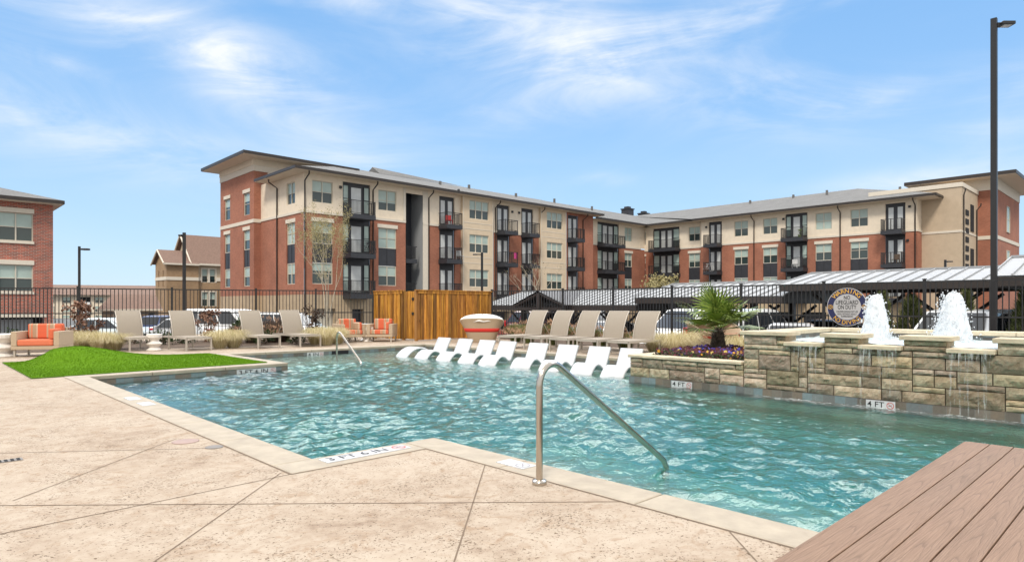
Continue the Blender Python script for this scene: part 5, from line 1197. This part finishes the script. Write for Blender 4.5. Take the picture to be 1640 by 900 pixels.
def arc_text(s, rad, a0, a1, size, flip, k):
    n = len(s)
    for i, ch in enumerate(s):
        if ch == ' ': continue
        a = R(a0+(a1-a0)*(i+.5)/n); th = a-math.pi/2 if not flip else a+math.pi/2
        text_mb(l1, ch, size, Ms @ Matrix.Translation((rad*math.cos(a), rad*math.sin(a), .005)) @ Matrix.Rotation(th, 4, 'Z'), k)
arc_text('WARNING', .405, 142, 38, .155, False, 0); arc_text('NO DIVING', .405, 222, 318, .145, True, 0)
l1.build('border_lettering', 'sign_gold', sg)
l1 = MB()
for s, y, h, w in (('NO', .235, .12, .15), ('LIFEGUARD', .115, .13, .54), ('ON DUTY', -.01, .13, .45), ('CHILDREN SHOULD NOT USE', -.12, .055, .52), ('POOL WITHOUT ADULT', -.185, .055, .46), ('SUPERVISION', -.245, .055, .28)): text_mb(l1, s, h*1.15, Ms @ Matrix.Translation((0, y, .005)), 0, w)
l1.build('lettering', 'ink', sg)
m = MB()
for sgn in (-1, 1):
    mm = MB(); c = sgn*.405; vs = [Ms @ Vector((c+r*math.cos(2*math.pi*k/20), r*math.sin(2*math.pi*k/20), .004)) for r in (.0, .062) for k in range(20)]; m.add(vs, [(k, (k+1) % 20, 20+(k+1) % 20, 20+k) for k in range(20)], 0)
    vs = [Ms @ Vector((c+r*math.cos(2*math.pi*k/20), r*math.sin(2*math.pi*k/20), .006)) for r in (.038, .052) for k in range(20)]; m.add(vs, [(k, (k+1) % 20, 20+(k+1) % 20, 20+k) for k in range(20)], 1)
    for t_ in (45, 135): d_ = Vector((math.cos(R(t_)), math.sin(R(t_)), 0)); nn = Vector((-d_.y, d_.x, 0))*.008; m.quad(*[Ms @ (Vector((c, 0, .007))+v) for v in (-d_*.036-nn, d_*.036-nn, d_*.036+nn, -d_*.036+nn)], 1)
m.build('side_emblem', ['sign_gold', 'sign_navy'], sg)
# ------------------------------------------------------------------ lamp posts
def lamp(label, px, d, zt, zb, w, dirpx, arm, hd=(.55, .25), twin=False):
    r = thing('lamp_post', label, 'lamp post', (*at(px, d), zb)); h = zt-zb
    m = MB(); m.box(-w/2, w/2, -w/2, w/2, 0, h); m.build('pole', 'iron_black', r)
    m = MB(); m.lathe([(w*1.1, 0), (w*1.1, .25), (w*.7, .3)], 14); m.build('base', 'iron_black', r)
    dx, dy = RGT[0]*dirpx, RGT[1]*dirpx; M_ = Matrix(((dx, dy, 0), (-dy, dx, 0), (0, 0, 1))).transposed().to_4x4()
    m = MB(); m.box(w/2+.002, arm, -.03, .03, h-.16, h-.10, M=M_); m.build('arm', 'iron_black', r)
    m = MB(); m.box(arm+.001, arm+hd[0], -hd[1]/2, hd[1]/2, h-.17, h-.09, M=M_); hh = m.build('lamp_head', 'iron_black', r, bevel=.015)
    m = MB(); m.box(arm+.06, arm+hd[0]-.05, -hd[1]/2+.04, hd[1]/2-.04, h-.176, h-.171, M=M_); m.build('lens', 'marker_white', hh)
lamp('tall thick black lamp post at the right behind the fountain', 1592, 15.2, 8.05, LOT, .122, 1, .13, (.30, .24))
lamp('slim black lamp post in front of the gap beside the left brick building', 127, 28, 3.85, LOT, .09, 1, .12, (.30, .2))
lamp('black lamp post in front of the tan gabled house', 295, 28, 4.45, LOT, .115, -1, .08, (.14, .2))
lamp('short black lamp post behind the cedar enclosure', 772, 42, 4.75, LOT, .11, -1, .3, (.3, .2))
lamp('small distant black lamp post in front of the beige stair block', 1514, 48, 4.7, LOT, .14, 1, .1, (.4, .25))
# ------------------------------------------------------------------ carports
def carport(label, y0, y1, xe_, ze, zrg, fasc, xw=5.4, gable=None, posts=2):
    r = thing('carport', label, 'carport', (xe_, y0, LOT)); off = Vector((xe_, y0, LOT))
    def fin(m, n, mt, par=r): m.v = [tuple(Vector(v)-off) for v in m.v]; return m.build(n, mt, par)
    xr = xe_+xw/2; m = MB(); t = .03
    for xa, xb, za, zb in ((xe_-.25, xr, ze, zrg), (xe_+xw+.25, xr, ze, zrg)):
        m.quad((xa, y0-.2, za), (xa, y1+.2, za), (xb, y1+.2, zb), (xb, y0-.2, zb)); m.quad((xa, y0-.2, za-t), (xb, y0-.2, zb-t), (xb, y1+.2, zb-t), (xa, y1+.2, za-t))
        n = int((y1-y0+.4)/.42)
        for k in range(n+1):
            y = y0-.19+(y1-y0+.38)*k/n; a, b = Vector((xa, y, za)), Vector((xb, y, zb)); e = Vector((0, .015, 0)); up = Vector((0, 0, .045))
            m.add([a-e, a+e, a+e+up, a-e+up, b-e, b+e, b+e+up, b-e+up], [(0, 1, 2, 3), (7, 6, 5, 4), (0, 3, 7, 4), (1, 5, 6, 2), (3, 2, 6, 7)])
    m.box(xr-.12, xr+.12, y0-.2, y1+.2, zrg-.01, zrg+.05); fin(m, 'roof', 'roof_metal')
    m = MB(); m.box(xe_-.24, xe_-.16, y0-.15, y1+.15, ze-.06-fasc, ze-.035); m.box(xe_+xw+.16, xe_+xw+.24, y0-.15, y1+.15, ze-.06-fasc, ze-.035)
    for y in (y0-.14, y1+.1): m.add([(xe_-.16, y, ze-.06-fasc), (xe_+xw+.16, y, ze-.06-fasc), (xe_+xw+.16, y, ze-.04), (xr, y, zrg-.05), (xe_-.16, y, ze-.04)], [(0, 1, 2, 3, 4)])
    fin(m, 'fascia', 'gutter_dark')
    for k in range(posts):
        y = y0+(y1-y0)*(k+.5)/posts
        for x in (xe_+1.0, xe_+xw-1.0):
            m = MB(); m.box(x-.11, x+.11, y-.11, y+.11, LOT, ze-.2)
            for s in (-1, 1): m.tube([(x, y, ze-1.1), (x, y+s*.95, ze-.32)], .06, 4)
            fin(m, 'post', 'gutter_dark')
    if gable:
        ya, yb, zg = gable; ym = (ya+yb)/2; m = MB(); xg = xe_-.62
        for p, q in (((ya, ze-.05), (ym, zg)), ((ym, zg), (yb, ze-.05))): m.tube([(xg, p[0], p[1]), (xg, q[0], q[1])], .10, 4)
        m.box(xg-.06, xg+.06, ya, yb, ze-.25, ze-.12); m.box(xg-.11, xg+.11, ym-.11, ym+.11, LOT, zg); m.tube([(xg, ym, ze-.9), (xg, ym+.9, ze-.2)], .06, 4); m.tube([(xg, ym, ze-.9), (xg, ym-.9, ze-.2)], .06, 4); fin(m, 'gable_frame', 'gutter_dark')
        m = MB(); m.quad((xg-.12, ya-.1, ze), (xg-.12, ym, zg+.12), (xr, ym, zg+.12), (xr, ya-.1, ze)); m.quad((xg-.12, yb+.1, ze), (xr, yb+.1, ze), (xr, ym, zg+.12), (xg-.12, ym, zg+.12)); fin(m, 'gable_roof', 'gutter_dark')
carport('low metal carport with a dark gabled entry behind the right chaises', 15.55, 24.6, 22, 1.30, 2.02, .2, gable=(18.9, 22.05, 1.83), posts=3)
carport('metal carport behind the palm, stepped up from the gabled one', 9.55, 15.3, 22, 1.60, 2.2, .19, posts=2)
carport('tall metal carport behind the sign and the fountain jets', 3.55, 9.35, 22, 1.98, 2.46, .17, posts=2)
carport('metal carport at the right edge of the picture beside the tall lamp post', -5, 3.1, 20, 2.0, 2.62, .2, posts=3)
# ------------------------------------------------------------------ cars
def car(label, cat, kind, paint, x, y, rz):
    r = thing('parked_'+{'sedan': 'car', 'suv': 'suv', 'van': 'van', 'hatch': 'hatchback'}[kind], label, cat, (x, y, LOT), rz, 'vehicles parked in the lot around the pool')
    P = {'sedan': dict(L=4.75, W=.90, H=1.46, belt=.92, hood=.78, wb=(1.25, 1.95, 3.35, 4.25), tail=.98), 'suv': dict(L=4.75, W=.94, H=1.76, belt=1.08, hood=.98, wb=(1.15, 1.85, 4.1, 4.66), tail=1.08),
         'van': dict(L=5.1, W=.98, H=1.92, belt=1.12, hood=.98, wb=(.85, 1.75, 4.75, 5.02), tail=1.12), 'hatch': dict(L=4.1, W=.86, H=1.52, belt=.95, hood=.82, wb=(.95, 1.65, 3.45, 4.0), tail=.98)}[kind]
    L, W_, H, belt, hood, wb, tail = (P[k] for k in ('L', 'W', 'H', 'belt', 'hood', 'wb', 'tail'))
    st_ = [(0, .36, .62, .70), (.06, .26, .70, .84), (.35, .22, hood-.06, .97), (wb[0], .2, hood+.06, 1), (wb[0]+.05, .2, belt-.02, 1), (L*.5, .2, belt, 1), (wb[3]-.3, .2, belt+.02, 1), (L-.25, .24, tail, .97), (L-.04, .3, tail-.1, .88), (L, .42, tail-.3, .80)]
    m = MB(); vs = []; sec = ((-.90, 0), (-1.0, .18), (-1.0, .62), (-.94, .92), (-.82, 1), (.82, 1), (.94, .92), (1.0, .62), (1.0, .18), (.90, 0))
    for s, zb, zt, k in st_:
        for a, b in sec: vs.append((s, a*W_*k, zb+(zt-zb)*b))
    n = len(sec); m.add(vs, [(i*n+q, i*n+(q+1) % n, (i+1)*n+(q+1) % n, (i+1)*n+q) for i in range(len(st_)-1) for q in range(n)], 0, None, True); m.add(vs[:n], [tuple(range(n-1, -1, -1))]); m.add(vs[-n:], [tuple(range(n))])
    m.build('body', paint, r)
    # roof and pillars
    m = MB(); wt_ = W_*.74; wbm = W_*.93; zb_ = belt-.03
    x0, x1, x2, x3 = wb
    b = [(x0, -wbm, zb_), (x0, wbm, zb_), (x3, wbm, zb_), (x3, -wbm, zb_)]; xm = (x1+x2)/2
    t = [(x1, -wt_, H-.07), (x1, wt_, H-.07), (x2, wt_, H-.06), (x2, -wt_, H-.06)]; c = [(x1+.25, -wt_*.8, H-.015), (x1+.25, wt_*.8, H-.015), (x2-.2, wt_*.8, H-.01), (x2-.2, -wt_*.8, H-.01)]
    m.add(b+t+c, [(0, 1, 5, 4), (1, 2, 6, 5), (2, 3, 7, 6), (3, 0, 4, 7), (4, 5, 9, 8), (5, 6, 10, 9), (6, 7, 11, 10), (7, 4, 8, 11), (8, 9, 10, 11)]); m.build('roof', paint, r, bevel=.03)
    def pane(name, p, push, f0=.09, f1=.93, s0=.06, s1=.94):
        A_, B_, C_, D_ = (Vector(q) for q in p); up = lambda a, b_, f: a+(b_-a)*f
        l0, l1, r0, r1 = up(A_, D_, f0), up(A_, D_, f1), up(B_, C_, f0), up(B_, C_, f1); pu = Vector(push)
        q_ = MB(); q_.quad(up(l0, r0, s0)+pu, up(l0, r0, s1)+pu, up(l1, r1, s1)+pu, up(l1, r1, s0)+pu); q_.build(name, 'car_glass', r)
    pane('windscreen', (b[1], b[0], t[0], t[1]), (-.02, 0, .02)); pane('rear_window', (b[3], b[2], t[2], t[3]), (.025, 0, .015))
    for sgn, (p0, p3, q0, q3) in ((-1, (b[0], b[3], t[0], t[3])), (1, (b[1], b[2], t[1], t[2]))):
        k = 3 if kind in ('van', 'suv') else 2; p0, p3, q0, q3 = map(Vector, (p0, p3, q0, q3))
        for i in range(k): pane('side_window', (p0.lerp(p3, i/k), p0.lerp(p3, (i+1)/k), q0.lerp(q3, (i+1)/k), q0.lerp(q3, i/k)), (0, sgn*.018, .012), .1, .9, .12 if i == 0 else .04, .88 if i == k-1 else .96)
    for sx in (.82, L-.95):
        for sgn in (-1, 1):
            m = MB(); yo = sgn*(W_-.10); rr = .33 if kind in ('sedan', 'hatch') else .37
            def ring(pr): 
                vs = [(sx+q*math.cos(a*math.pi/10), yo+sgn*h_, rr+q*math.sin(a*math.pi/10)) for q, h_ in pr for a in range(20)]; return vs, [(i*20+a, i*20+(a+1) % 20, (i+1)*20+(a+1) % 20, (i+1)*20+a) for i in range(len(pr)-1) for a in range(20)]
            m.add(*ring([(rr*.62, .115), (rr*.95, .115), (rr, .08), (rr, -.1), (0, -.1)]), 0, None, False); w_ = m.build('wheel', 'tyre', r)
            m = MB(); m.add(*ring([(0, .125), (rr*.2, .12), (rr*.60, .10), (rr*.63, .118)])); m.build('rim', 'rim', w_)
    for sgn in (-1, 1):
        m = MB(); m.box(.02, .20, sgn*W_*.52, sgn*W_*.84, .60, .74); m.build('headlight', 'lamp_clear', r, bevel=.03)
        m = MB(); m.box(L-.14, L-.005, sgn*W_*.58, sgn*W_*.88, tail-.28, tail-.06) if kind in ('sedan', 'hatch') else m.box(L-.16, L-.015, sgn*W_*.74, sgn*W_*.93, tail-.28, tail+.12); m.build('taillight', 'lamp_red', r, bevel=.02)
        m = MB(); m.box(x0+.32, x0+.46, sgn*(W_+.0), sgn*(W_+.17), belt+.0, belt+.13); m.build('mirror', paint, r, bevel=.03)
    m = MB(); m.box(-.03, .10, -W_*.6, W_*.6, .30, .46); m.box(L-.1, L+.03, -W_*.7, W_*.7, .32, .5); m.build('bumper', 'plastic_black', r)
    return r
def big(r, k): r.scale = (k, k, k); return r
def parkX(label, cat, kind, paint, px, x_nose, nose=-1, dy=0):
    y = onx(px, x_nose); car(label, cat, kind, paint, x_nose, y, 0 if nose < 0 else math.pi)
xc, yc = at(365, 31.5); car('white van with dark windows behind the second chaise from the right of the left group', 'van', 'van', 'paint_white', xc+1.5, yc-1.5, R(118))
xc, yc = at(452, 32); car('white crossover with a long dark side window behind the left hedge', 'suv', 'suv', 'paint_white', xc+1.1, yc-2.6, R(118))
xc, yc = at(285, 33); car('silver sedan with a dark roofline behind the left fence and bronze shrub', 'car', 'sedan', 'paint_silver', xc-1.0, yc+1.7, R(-62))
xc, yc = at(184, 37); car('small dark blue car behind the chaise next to the turf mound', 'car', 'hatch', 'paint_blue', xc, yc, R(-30))
xc, yc = at(92, 33); car('pale car behind the striped wide armchair at the left', 'car', 'sedan', 'paint_ice', xc, yc, R(-50))
xc, yc = at(528, 38); car('white car low behind the fence left of the striped armchairs', 'car', 'hatch', 'paint_ice', xc, yc, R(120))
car('red car with grey windows under the gabled carport beside the daybed canopy', 'car', 'hatch', 'paint_red', 20.2, onx(846, 20.2), R(128))
car('maroon car farther back under the gabled carport', 'car', 'suv', 'paint_maroon', 26.5, onx(921, 26.5), R(90))
car('white sedan behind the middle chaise of the right row', 'car', 'sedan', 'paint_white', 19.4, onx(905, 19.4), 0)
big(car('large white car behind the last right chaise and the blond grass', 'suv', 'suv', 'paint_white', 18.9, onx(1052, 18.9)+.4, R(-6)), 1.12)
car('dark car left of the palm under the second carport', 'suv', 'suv', 'paint_dark', 21.0, onx(1088, 21.0), 0)
big(car('white crossover with its windscreen to the right, just right of the palm', 'suv', 'suv', 'paint_white', 24.0, onx(1252, 24), math.pi), 1.12)
car('small white hatchback showing its rear window left of the carport post', 'hatchback', 'hatch', 'paint_silver', 23.2, onx(1283, 23.2)+.2, math.pi+.35)
car('pale grey car seen head on between the carport post and the round sign', 'car', 'hatch', 'paint_grey', 24.5, onx(1299, 24.5), .1)
car('silver sedan half hidden by the round sign', 'car', 'sedan', 'paint_ice', 21.8, onx(1337, 21.8), 0)
big(car('white crossover with red tail lamps between the two fountain jets and the lamp post', 'suv', 'suv', 'paint_white', 19.25, onx(1450, 19.25)-.45, R(-8)), 1.12)
big(car('grey truck like wagon at the right edge behind the tall lamp post', 'suv', 'suv', 'paint_grey', 20.4, onx(1600, 20.4)-.55, R(-4)), 1.12)
# ------------------------------------------------------------------ vegetation
def rv(s=1): return Vector((random.gauss(0, s), random.gauss(0, s), random.gauss(0, s)))
def tuft(label, name, cat, loc, h, spread, n, leaf, w=.006, plume=None, group=None):
    m = MB()
    for k in range(n):
        a = random.uniform(0, 6.28); out = spread*random.random()**.6; hh = h*random.uniform(.6, 1.08); b = random.uniform(0, .18); d = Vector((math.cos(a), math.sin(a), 0)); s = Vector((-d.y, d.x, 0)); t = random.random(); p0 = d*b; ww = w*random.uniform(.7, 1.3)
        pts = [p0, p0+d*out*.25+Vector((0, 0, hh*.55)), p0+d*out*.62+Vector((0, 0, hh*.95)), p0+d*out*1.05+Vector((0, 0, hh*(1.0 if out < spread*.35 else .62)))]
        vs = []
        for i, p in enumerate(pts): q = ww*(1-.28*i); vs += [p-s*q, p+s*q]
        m.add(vs, [(0, 1, 3, 2), (2, 3, 5, 4), (4, 5, 7, 6)], 0, (t, t, t))
        if plume and k % 3 == 0:
            for q in range(5): p = pts[3]+rv(.02)+Vector((0, 0, .05)); m.add([p-s*.012, p+s*.012, p+Vector((0, 0, .06))], [(0, 1, 2)], 1, (random.random(),)*3)
    tag(m.build(name, [leaf]+([plume] if plume else []), loc=(*loc, .01)), label, cat, group, 'thing')
GG = 'feather grass tufts in the planting beds'
for px, d, h, lb in ((133, 18.2, .62, 'blond feather grass tuft right beside the wide striped armchair'), (160, 17.9, .6, 'blond feather grass tuft behind the middle of the turf mound'), (182, 18.1, .55, 'blond feather grass tuft touching the first left chaise'), (352, 18.9, .6, 'blond feather grass tuft right of the second left chaise foot'), (374, 19.2, .62, 'blond feather grass tuft just left of the third left chaise'),
                     (505, 20.9, .62, 'blond feather grass tuft behind the fourth left chaise'), (522, 20.3, .66, 'blond feather grass tuft nearest the far handrail'), (540, 21.2, .6, 'blond feather grass tuft touching the left striped armchair'),
                     (1048, 17.4, .58, 'blond feather grass tuft behind the last right chaise'), (1078, 16.6, .62, 'blond feather grass tuft left of the red cushioned daybed'), (1098, 17.2, .66, 'blond feather grass tuft behind the palm daybed'), (1185, 15.4, .62, 'blond feather grass tuft by the stone wall corner right of the palm')):
    tuft(lb, 'feather_grass', 'grass tuft', at(px, d), h*.88, .68, 1200, 'grass_blond', .003, None, GG)
GP = 'pink plumed grasses behind the right chaises'
for px, d, h, lb in ((826, 22.4, .62, 'green grass with pinkish plumes beside the daybed canopy'), (846, 21.6, .62, 'green grass with pinkish plumes left of the first right chaise back'), (882, 20.6, .66, 'green grass with pinkish plumes between the first two right chaise backs'), (918, 20.0, .6, 'green grass tuft between the second and third right chaise backs'), (960, 19.0, .55, 'green grass tuft between the third and fourth right chaise backs'), (1002, 18.2, .5, 'green grass tuft between the last two right chaise backs')):
    tuft(lb, 'fountain_grass', 'grass tuft', at(px, d), h, .5, 520, 'grass_green', .006, 'plume_pink', GP)
for px, d, h, lb in ((402, 21.6, .72, 'dark brownish grass clump behind the third left chaise'), (437, 21.9, .75, 'dark brownish grass clump between the third and fourth left chaise backs'), (455, 22.3, .72, 'dark brownish grass clump behind the fourth left chaise back')):
    tuft(lb, 'fountain_grass', 'grass tuft', at(px, d), h, .6, 600, 'dark_twig_leaf', .008, 'plume_pink', 'dark grasses along the left fence')
def shrub(label, name, cat, loc, h, r, n, leaf, ls, stems=6, squash=1.0, base=.1, group=None, bark='bark'):
    rt = thing(name, label, cat, (*loc, 0), 0, group); m = MB(); tips = []
    for k in range(stems):
        a = 6.28*k/stems+random.uniform(-.4, .4); q = r*random.uniform(.3, .9); p = [Vector((0, 0, 0)), Vector((q*.4*math.cos(a), q*.4*math.sin(a), h*.45)), Vector((q*math.cos(a), q*math.sin(a), h*random.uniform(.7, .98)))]
        m.tube(p, [.014, .01, .004], 4); tips += p[1:]
    m.build('stems', bark, rt); m = MB()
    cl = [Vector((random.gauss(0, r*.42), random.gauss(0, r*.42), base+random.random()**.8*(h-base))) for _ in range(max(8, n//30))]
    for k in range(n):
        c = random.choice(cl)+rv(r*.16); 
        if c.z < .03: c.z = .03
        d = rv().normalized(); s = d.cross(rv()).normalized(); l = ls*random.uniform(.6, 1.3); t = random.random()
        m.add([c, c+d*l*.5+s*l*.32, c+d*l, c+d*l*.5-s*l*.32], [(0, 1, 2, 3)], 0, (t, t, t))
    m.build('foliage', leaf, rt); return rt
shrub('bronze brown leafy shrub by the left lamp post and fence post', 'shrub', 'shrub', at(131, 20.2), 1.28, .42, 620, 'bronze_leaf', .11)
shrub('small thin bronze shrub right of the big one at the left fence', 'shrub', 'shrub', at(153, 20.6), .95, .25, 160, 'bronze_leaf', .09)
shrub('bronze brown leafy shrub in front of the white van', 'shrub', 'shrub', at(334, 22.0), 1.1, .36, 460, 'bronze_leaf', .10)
shrub('dark leafy shrub beside the white van hood', 'shrub', 'shrub', at(380, 22.2), .72, .4, 420, 'low_green', .09)
shrub('dark twiggy shrub behind the fourth left chaise and blond grass', 'shrub', 'shrub', at(497, 23.0), 1.2, .42, 420, 'dark_twig_leaf', .09, 9)
for k, (px, d, lb) in enumerate(((22, 20.5, 'low dark green shrub behind the far left stool'), (260, 20.6, 'low green shrub beside the white stool between the chaises'), (215, 21.2, 'low dark shrub under the first left chaise'), (292, 21.2, 'low dark shrub under the second left chaise'), (425, 20.9, 'low dark shrub under the third left chaise'), (475, 21.2, 'low dark shrub under the fourth left chaise'), (560, 23.4, 'dark low hedge plant behind the left striped armchair'))):
    shrub(lb, 'low_shrub', 'shrub', at(px, d), .42, .42, 420, 'low_green', .07, 5, group='low dark shrubs along the left fence')
def conifer(label, px, d, h, r, n):
    rt = thing('conifer', label, 'conifer', (*at(px, d), LOT)); m = MB(); m.tube([(0, 0, 0), (0, 0, h*.9)], [.05, .012], 6); m.build('trunk', 'bark', rt); m = MB()
    for k in range(n):
        u = random.random()**.85; rr = r*(1-u)**.7*random.uniform(.35, 1.05)*(1+.35*noise.noise((u*7, k % 7, px))); a = random.uniform(0, 6.28); c = Vector((rr*math.cos(a), rr*math.sin(a), .25+u*(h-.3))); dd = Vector((math.cos(a)*.7, math.sin(a)*.7, random.uniform(.5, 1.4))).normalized(); s = dd.cross(rv()).normalized()*.014; l = random.uniform(.10, .22); t = random.random()
        m.add([c-s, c+s, c+dd*l], [(0, 1, 2)], 0, (t, t, t))
    m.build('crown', 'evergreen', rt)
conifer('slim grey green conifer behind the shorter fountain jet', 1414, 19.0, 2.45, .42, 2600); conifer('broad olive conifer between the two fountain jets', 1460, 19.3, 2.35, .75, 4200); conifer('thin green conifer behind the taller fountain jet', 1548, 17.9, 2.45, .42, 2600); conifer('pale green conifer at the right edge of the picture', 1640, 16.5, 2.45, .45, 2800)
def tree(label, px, d, h, leaf, nleaf, ls, spread=.34, z0=LOT, bark='bark_pale', fork=.25, seed=1):
    rnd = random.Random(seed); rt = thing('small_tree', label, 'tree', (*at(px, d), z0)); m = MB(); ends = []
    def br(p, dr, l, r, lev):
        q = p+dr*l; md = p+dr*l*.5+Vector((rnd.gauss(0, .04), rnd.gauss(0, .04), 0))*l; m.tube([p, md, q], [r, r*.8, r*.6], 5 if lev < 2 else 3, cap=False); ends.extend([md, q] if lev > 1 else [])
        if lev < 5:
            for k in range(2 if lev else 5):
                nd = (dr+Vector((rnd.gauss(0, 1), rnd.gauss(0, 1), rnd.gauss(.45, .3)))*(.36 if lev else spread)).normalized(); br(q if lev else p+dr*l*rnd.uniform(.75, 1), nd, l*rnd.uniform(.58, .8) if lev else h*.30, r*.62, lev+1)
    br(Vector((0, 0, 0)), Vector((0, 0, 1)), h*fork, h*.011, 0); m.build('trunk', bark, rt); m = MB()
    for k in range(nleaf):
        c = rnd.choice(ends)+Vector((rnd.gauss(0, .16), rnd.gauss(0, .16), rnd.gauss(0, .16))); dd = Vector((rnd.gauss(0, 1), rnd.gauss(0, 1), rnd.gauss(0, 1))).normalized(); s = dd.cross(Vector((rnd.gauss(0, 1), rnd.gauss(0, 1), 1))).normalized(); l = ls*rnd.uniform(.5, 1.3); t = rnd.random()
        m.add([c, c+dd*l*.5+s*l*.35, c+dd*l, c+dd*l*.5-s*l*.35], [(0, 1, 2, 3)], 0, (t, t, t))
    m.build('crown', leaf, rt); return rt
tt_ = tree('thin pale tree with fresh yellow green leaves in front of the corner balconies', 524, 41, 8.6, 'spring_leaf', 8000, .085, .26, fork=.10, seed=6); tt_.scale = (.66, .66, 1)
tree('bare pale tree in front of the second cream bay', 858, 42, 5.2, 'spring_leaf', 60, .09, .34, fork=.2, seed=9)
tree('olive leaved tree behind the second carport at the inner corner', 1056, 44, 4.1, 'spring_leaf', 1800, .15, .55, fork=.2, seed=12)
# palm
px_, py_ = 11.5, onx(1150, 11.5)
pm = thing('fan_palm', 'green fan palm with a shaggy dark trunk in the flower planter', 'palm', (px_, py_, .31))
m = MB(); m.lathe([(.13, 0), (.155, .05), (.14, .2), (.11, .42), (.07, .52), (0, .55)], 14)
for k in range(240):
    a = random.uniform(0, 6.28); z = random.uniform(.0, .5); r = .13*(1-.4*z); dd = Vector((math.cos(a), math.sin(a), random.uniform(.2, 1.2))).normalized(); s = Vector((-math.sin(a), math.cos(a), 0))*.012; c = Vector((r*math.cos(a), r*math.sin(a), z)); m.add([c-s, c+s, c+dd*.10], [(0, 1, 2)])
m.build('trunk', 'palm_fibre', pm)
def fan(az, el, stem, rad, droop, seed):
    rnd = random.Random(seed); d = Vector((math.cos(az)*math.cos(el), math.sin(az)*math.cos(el), math.sin(el))); s = Vector((-math.sin(az), math.cos(az), 0)); u = s.cross(d).normalized()*-1; o0 = Vector((0, 0, .48)); tip = o0+d*stem
    m = MB(); m.tube([o0, o0+d*stem*.5+Vector((0, 0, .01)), tip], [.011, .008, .006], 4, 0, (.55, .55, .55)); n = 23
    for k in range(n):
        t = (k/(n-1)-.5)*2; a = t*R(118); l = rad*(1-.28*abs(t)**2)*rnd.uniform(.92, 1.06); dr = (d*math.cos(a)+s*math.sin(a)).normalized(); nr = d*-math.sin(a)+s*math.cos(a); w = .016; fold = u*.10*(1-abs(t))
        pts = [tip, tip+dr*l*.45+fold*.3, tip+dr*l*.8-Vector((0, 0, droop*.25*l)), tip+dr*l-Vector((0, 0, droop*l*rnd.uniform(.5, .9)))]; ws = [.005, w, w*.7, .002]; g = min(1, max(0, rnd.gauss(.45, .22))); vs = []
        for p, q in zip(pts, ws): vs += [p-nr*q, p+nr*q+u*q*.5]
        m.add(vs, [(0, 1, 3, 2), (2, 3, 5, 4), (4, 5, 7, 6)], 0, (g, g, g))
    m.build('frond', 'palm_leaf', pm)
rp = random.Random(4)
for k in range(21):
    el = R(rp.choice((76, 54, 40, 30, 20, 10, 2, -6, 14, 26))+rp.uniform(-7, 7)); fan(k*2.399+rp.uniform(-.2, .2), el, rp.uniform(.30, .58), rp.uniform(.40, .52), .03+.12*max(0, math.cos(el)), k)
# pansies: one mass of bloom and leaf
m = MB(); pal = ((.05, .005, .012), (.06, .006, .014), (.10, .008, .018), (.07, .045, .36), (.14, .11, .48), (.035, .012, .13), (.58, .30, .02), (.56, .42, .10), (.07, .006, .014))
for k in range(1700):
    x, y = random.uniform(10.08, 12.35), random.uniform(4.9, 6.75); 
    if math.hypot(x-px_, y-py_) < .15: continue
    z = .32+random.uniform(.03, .14); c = Vector((x, y, z)); zone = noise.noise((x*2.2, y*2.2, 3)); col = (random.choice(pal[3:6]) if zone > .12 and x > 10.5 else random.choice(pal[:3]+(pal[8],))) if random.random() < .8 else random.choice(pal)
    if y < 5.3 and random.random() < .35: col = pal[6]
    n_ = Vector((random.gauss(-.5, .4), random.gauss(-.3, .4), random.uniform(.3, 1))).normalized(); s = n_.cross(Vector((0, 0, 1))).normalized(); u = s.cross(n_)
    r = random.uniform(.022, .036); ctr = len(m.v)
    m.add([c]+[c+(s*math.cos(a)+u*math.sin(a))*r*(1 if q % 2 else .72)+n_*.004 for q, a in enumerate([6.283*i/10 for i in range(10)])], [(0, i+1, (i+1) % 10+1) for i in range(10)], 0, col)
for k in range(5200):
    x, y = random.uniform(10.03, 12.4), random.uniform(4.87, 6.80); c = Vector((x, y, .315+random.uniform(0, .10))); d = (rv()+Vector((0, 0, .6))).normalized(); s = d.cross(rv()).normalized(); l = random.uniform(.03, .06); g = random.uniform(.4, 1.4)
    m.add([c, c+d*l*.5+s*l*.3, c+d*l, c+d*l*.5-s*l*.3], [(0, 1, 2, 3)], 0, (.03*g, .055*g, .014*g))
tag(m.build('flower_bed', 'petals'), 'dense bed of maroon, violet and yellow pansies under the palm', 'flowers', kind='stuff')
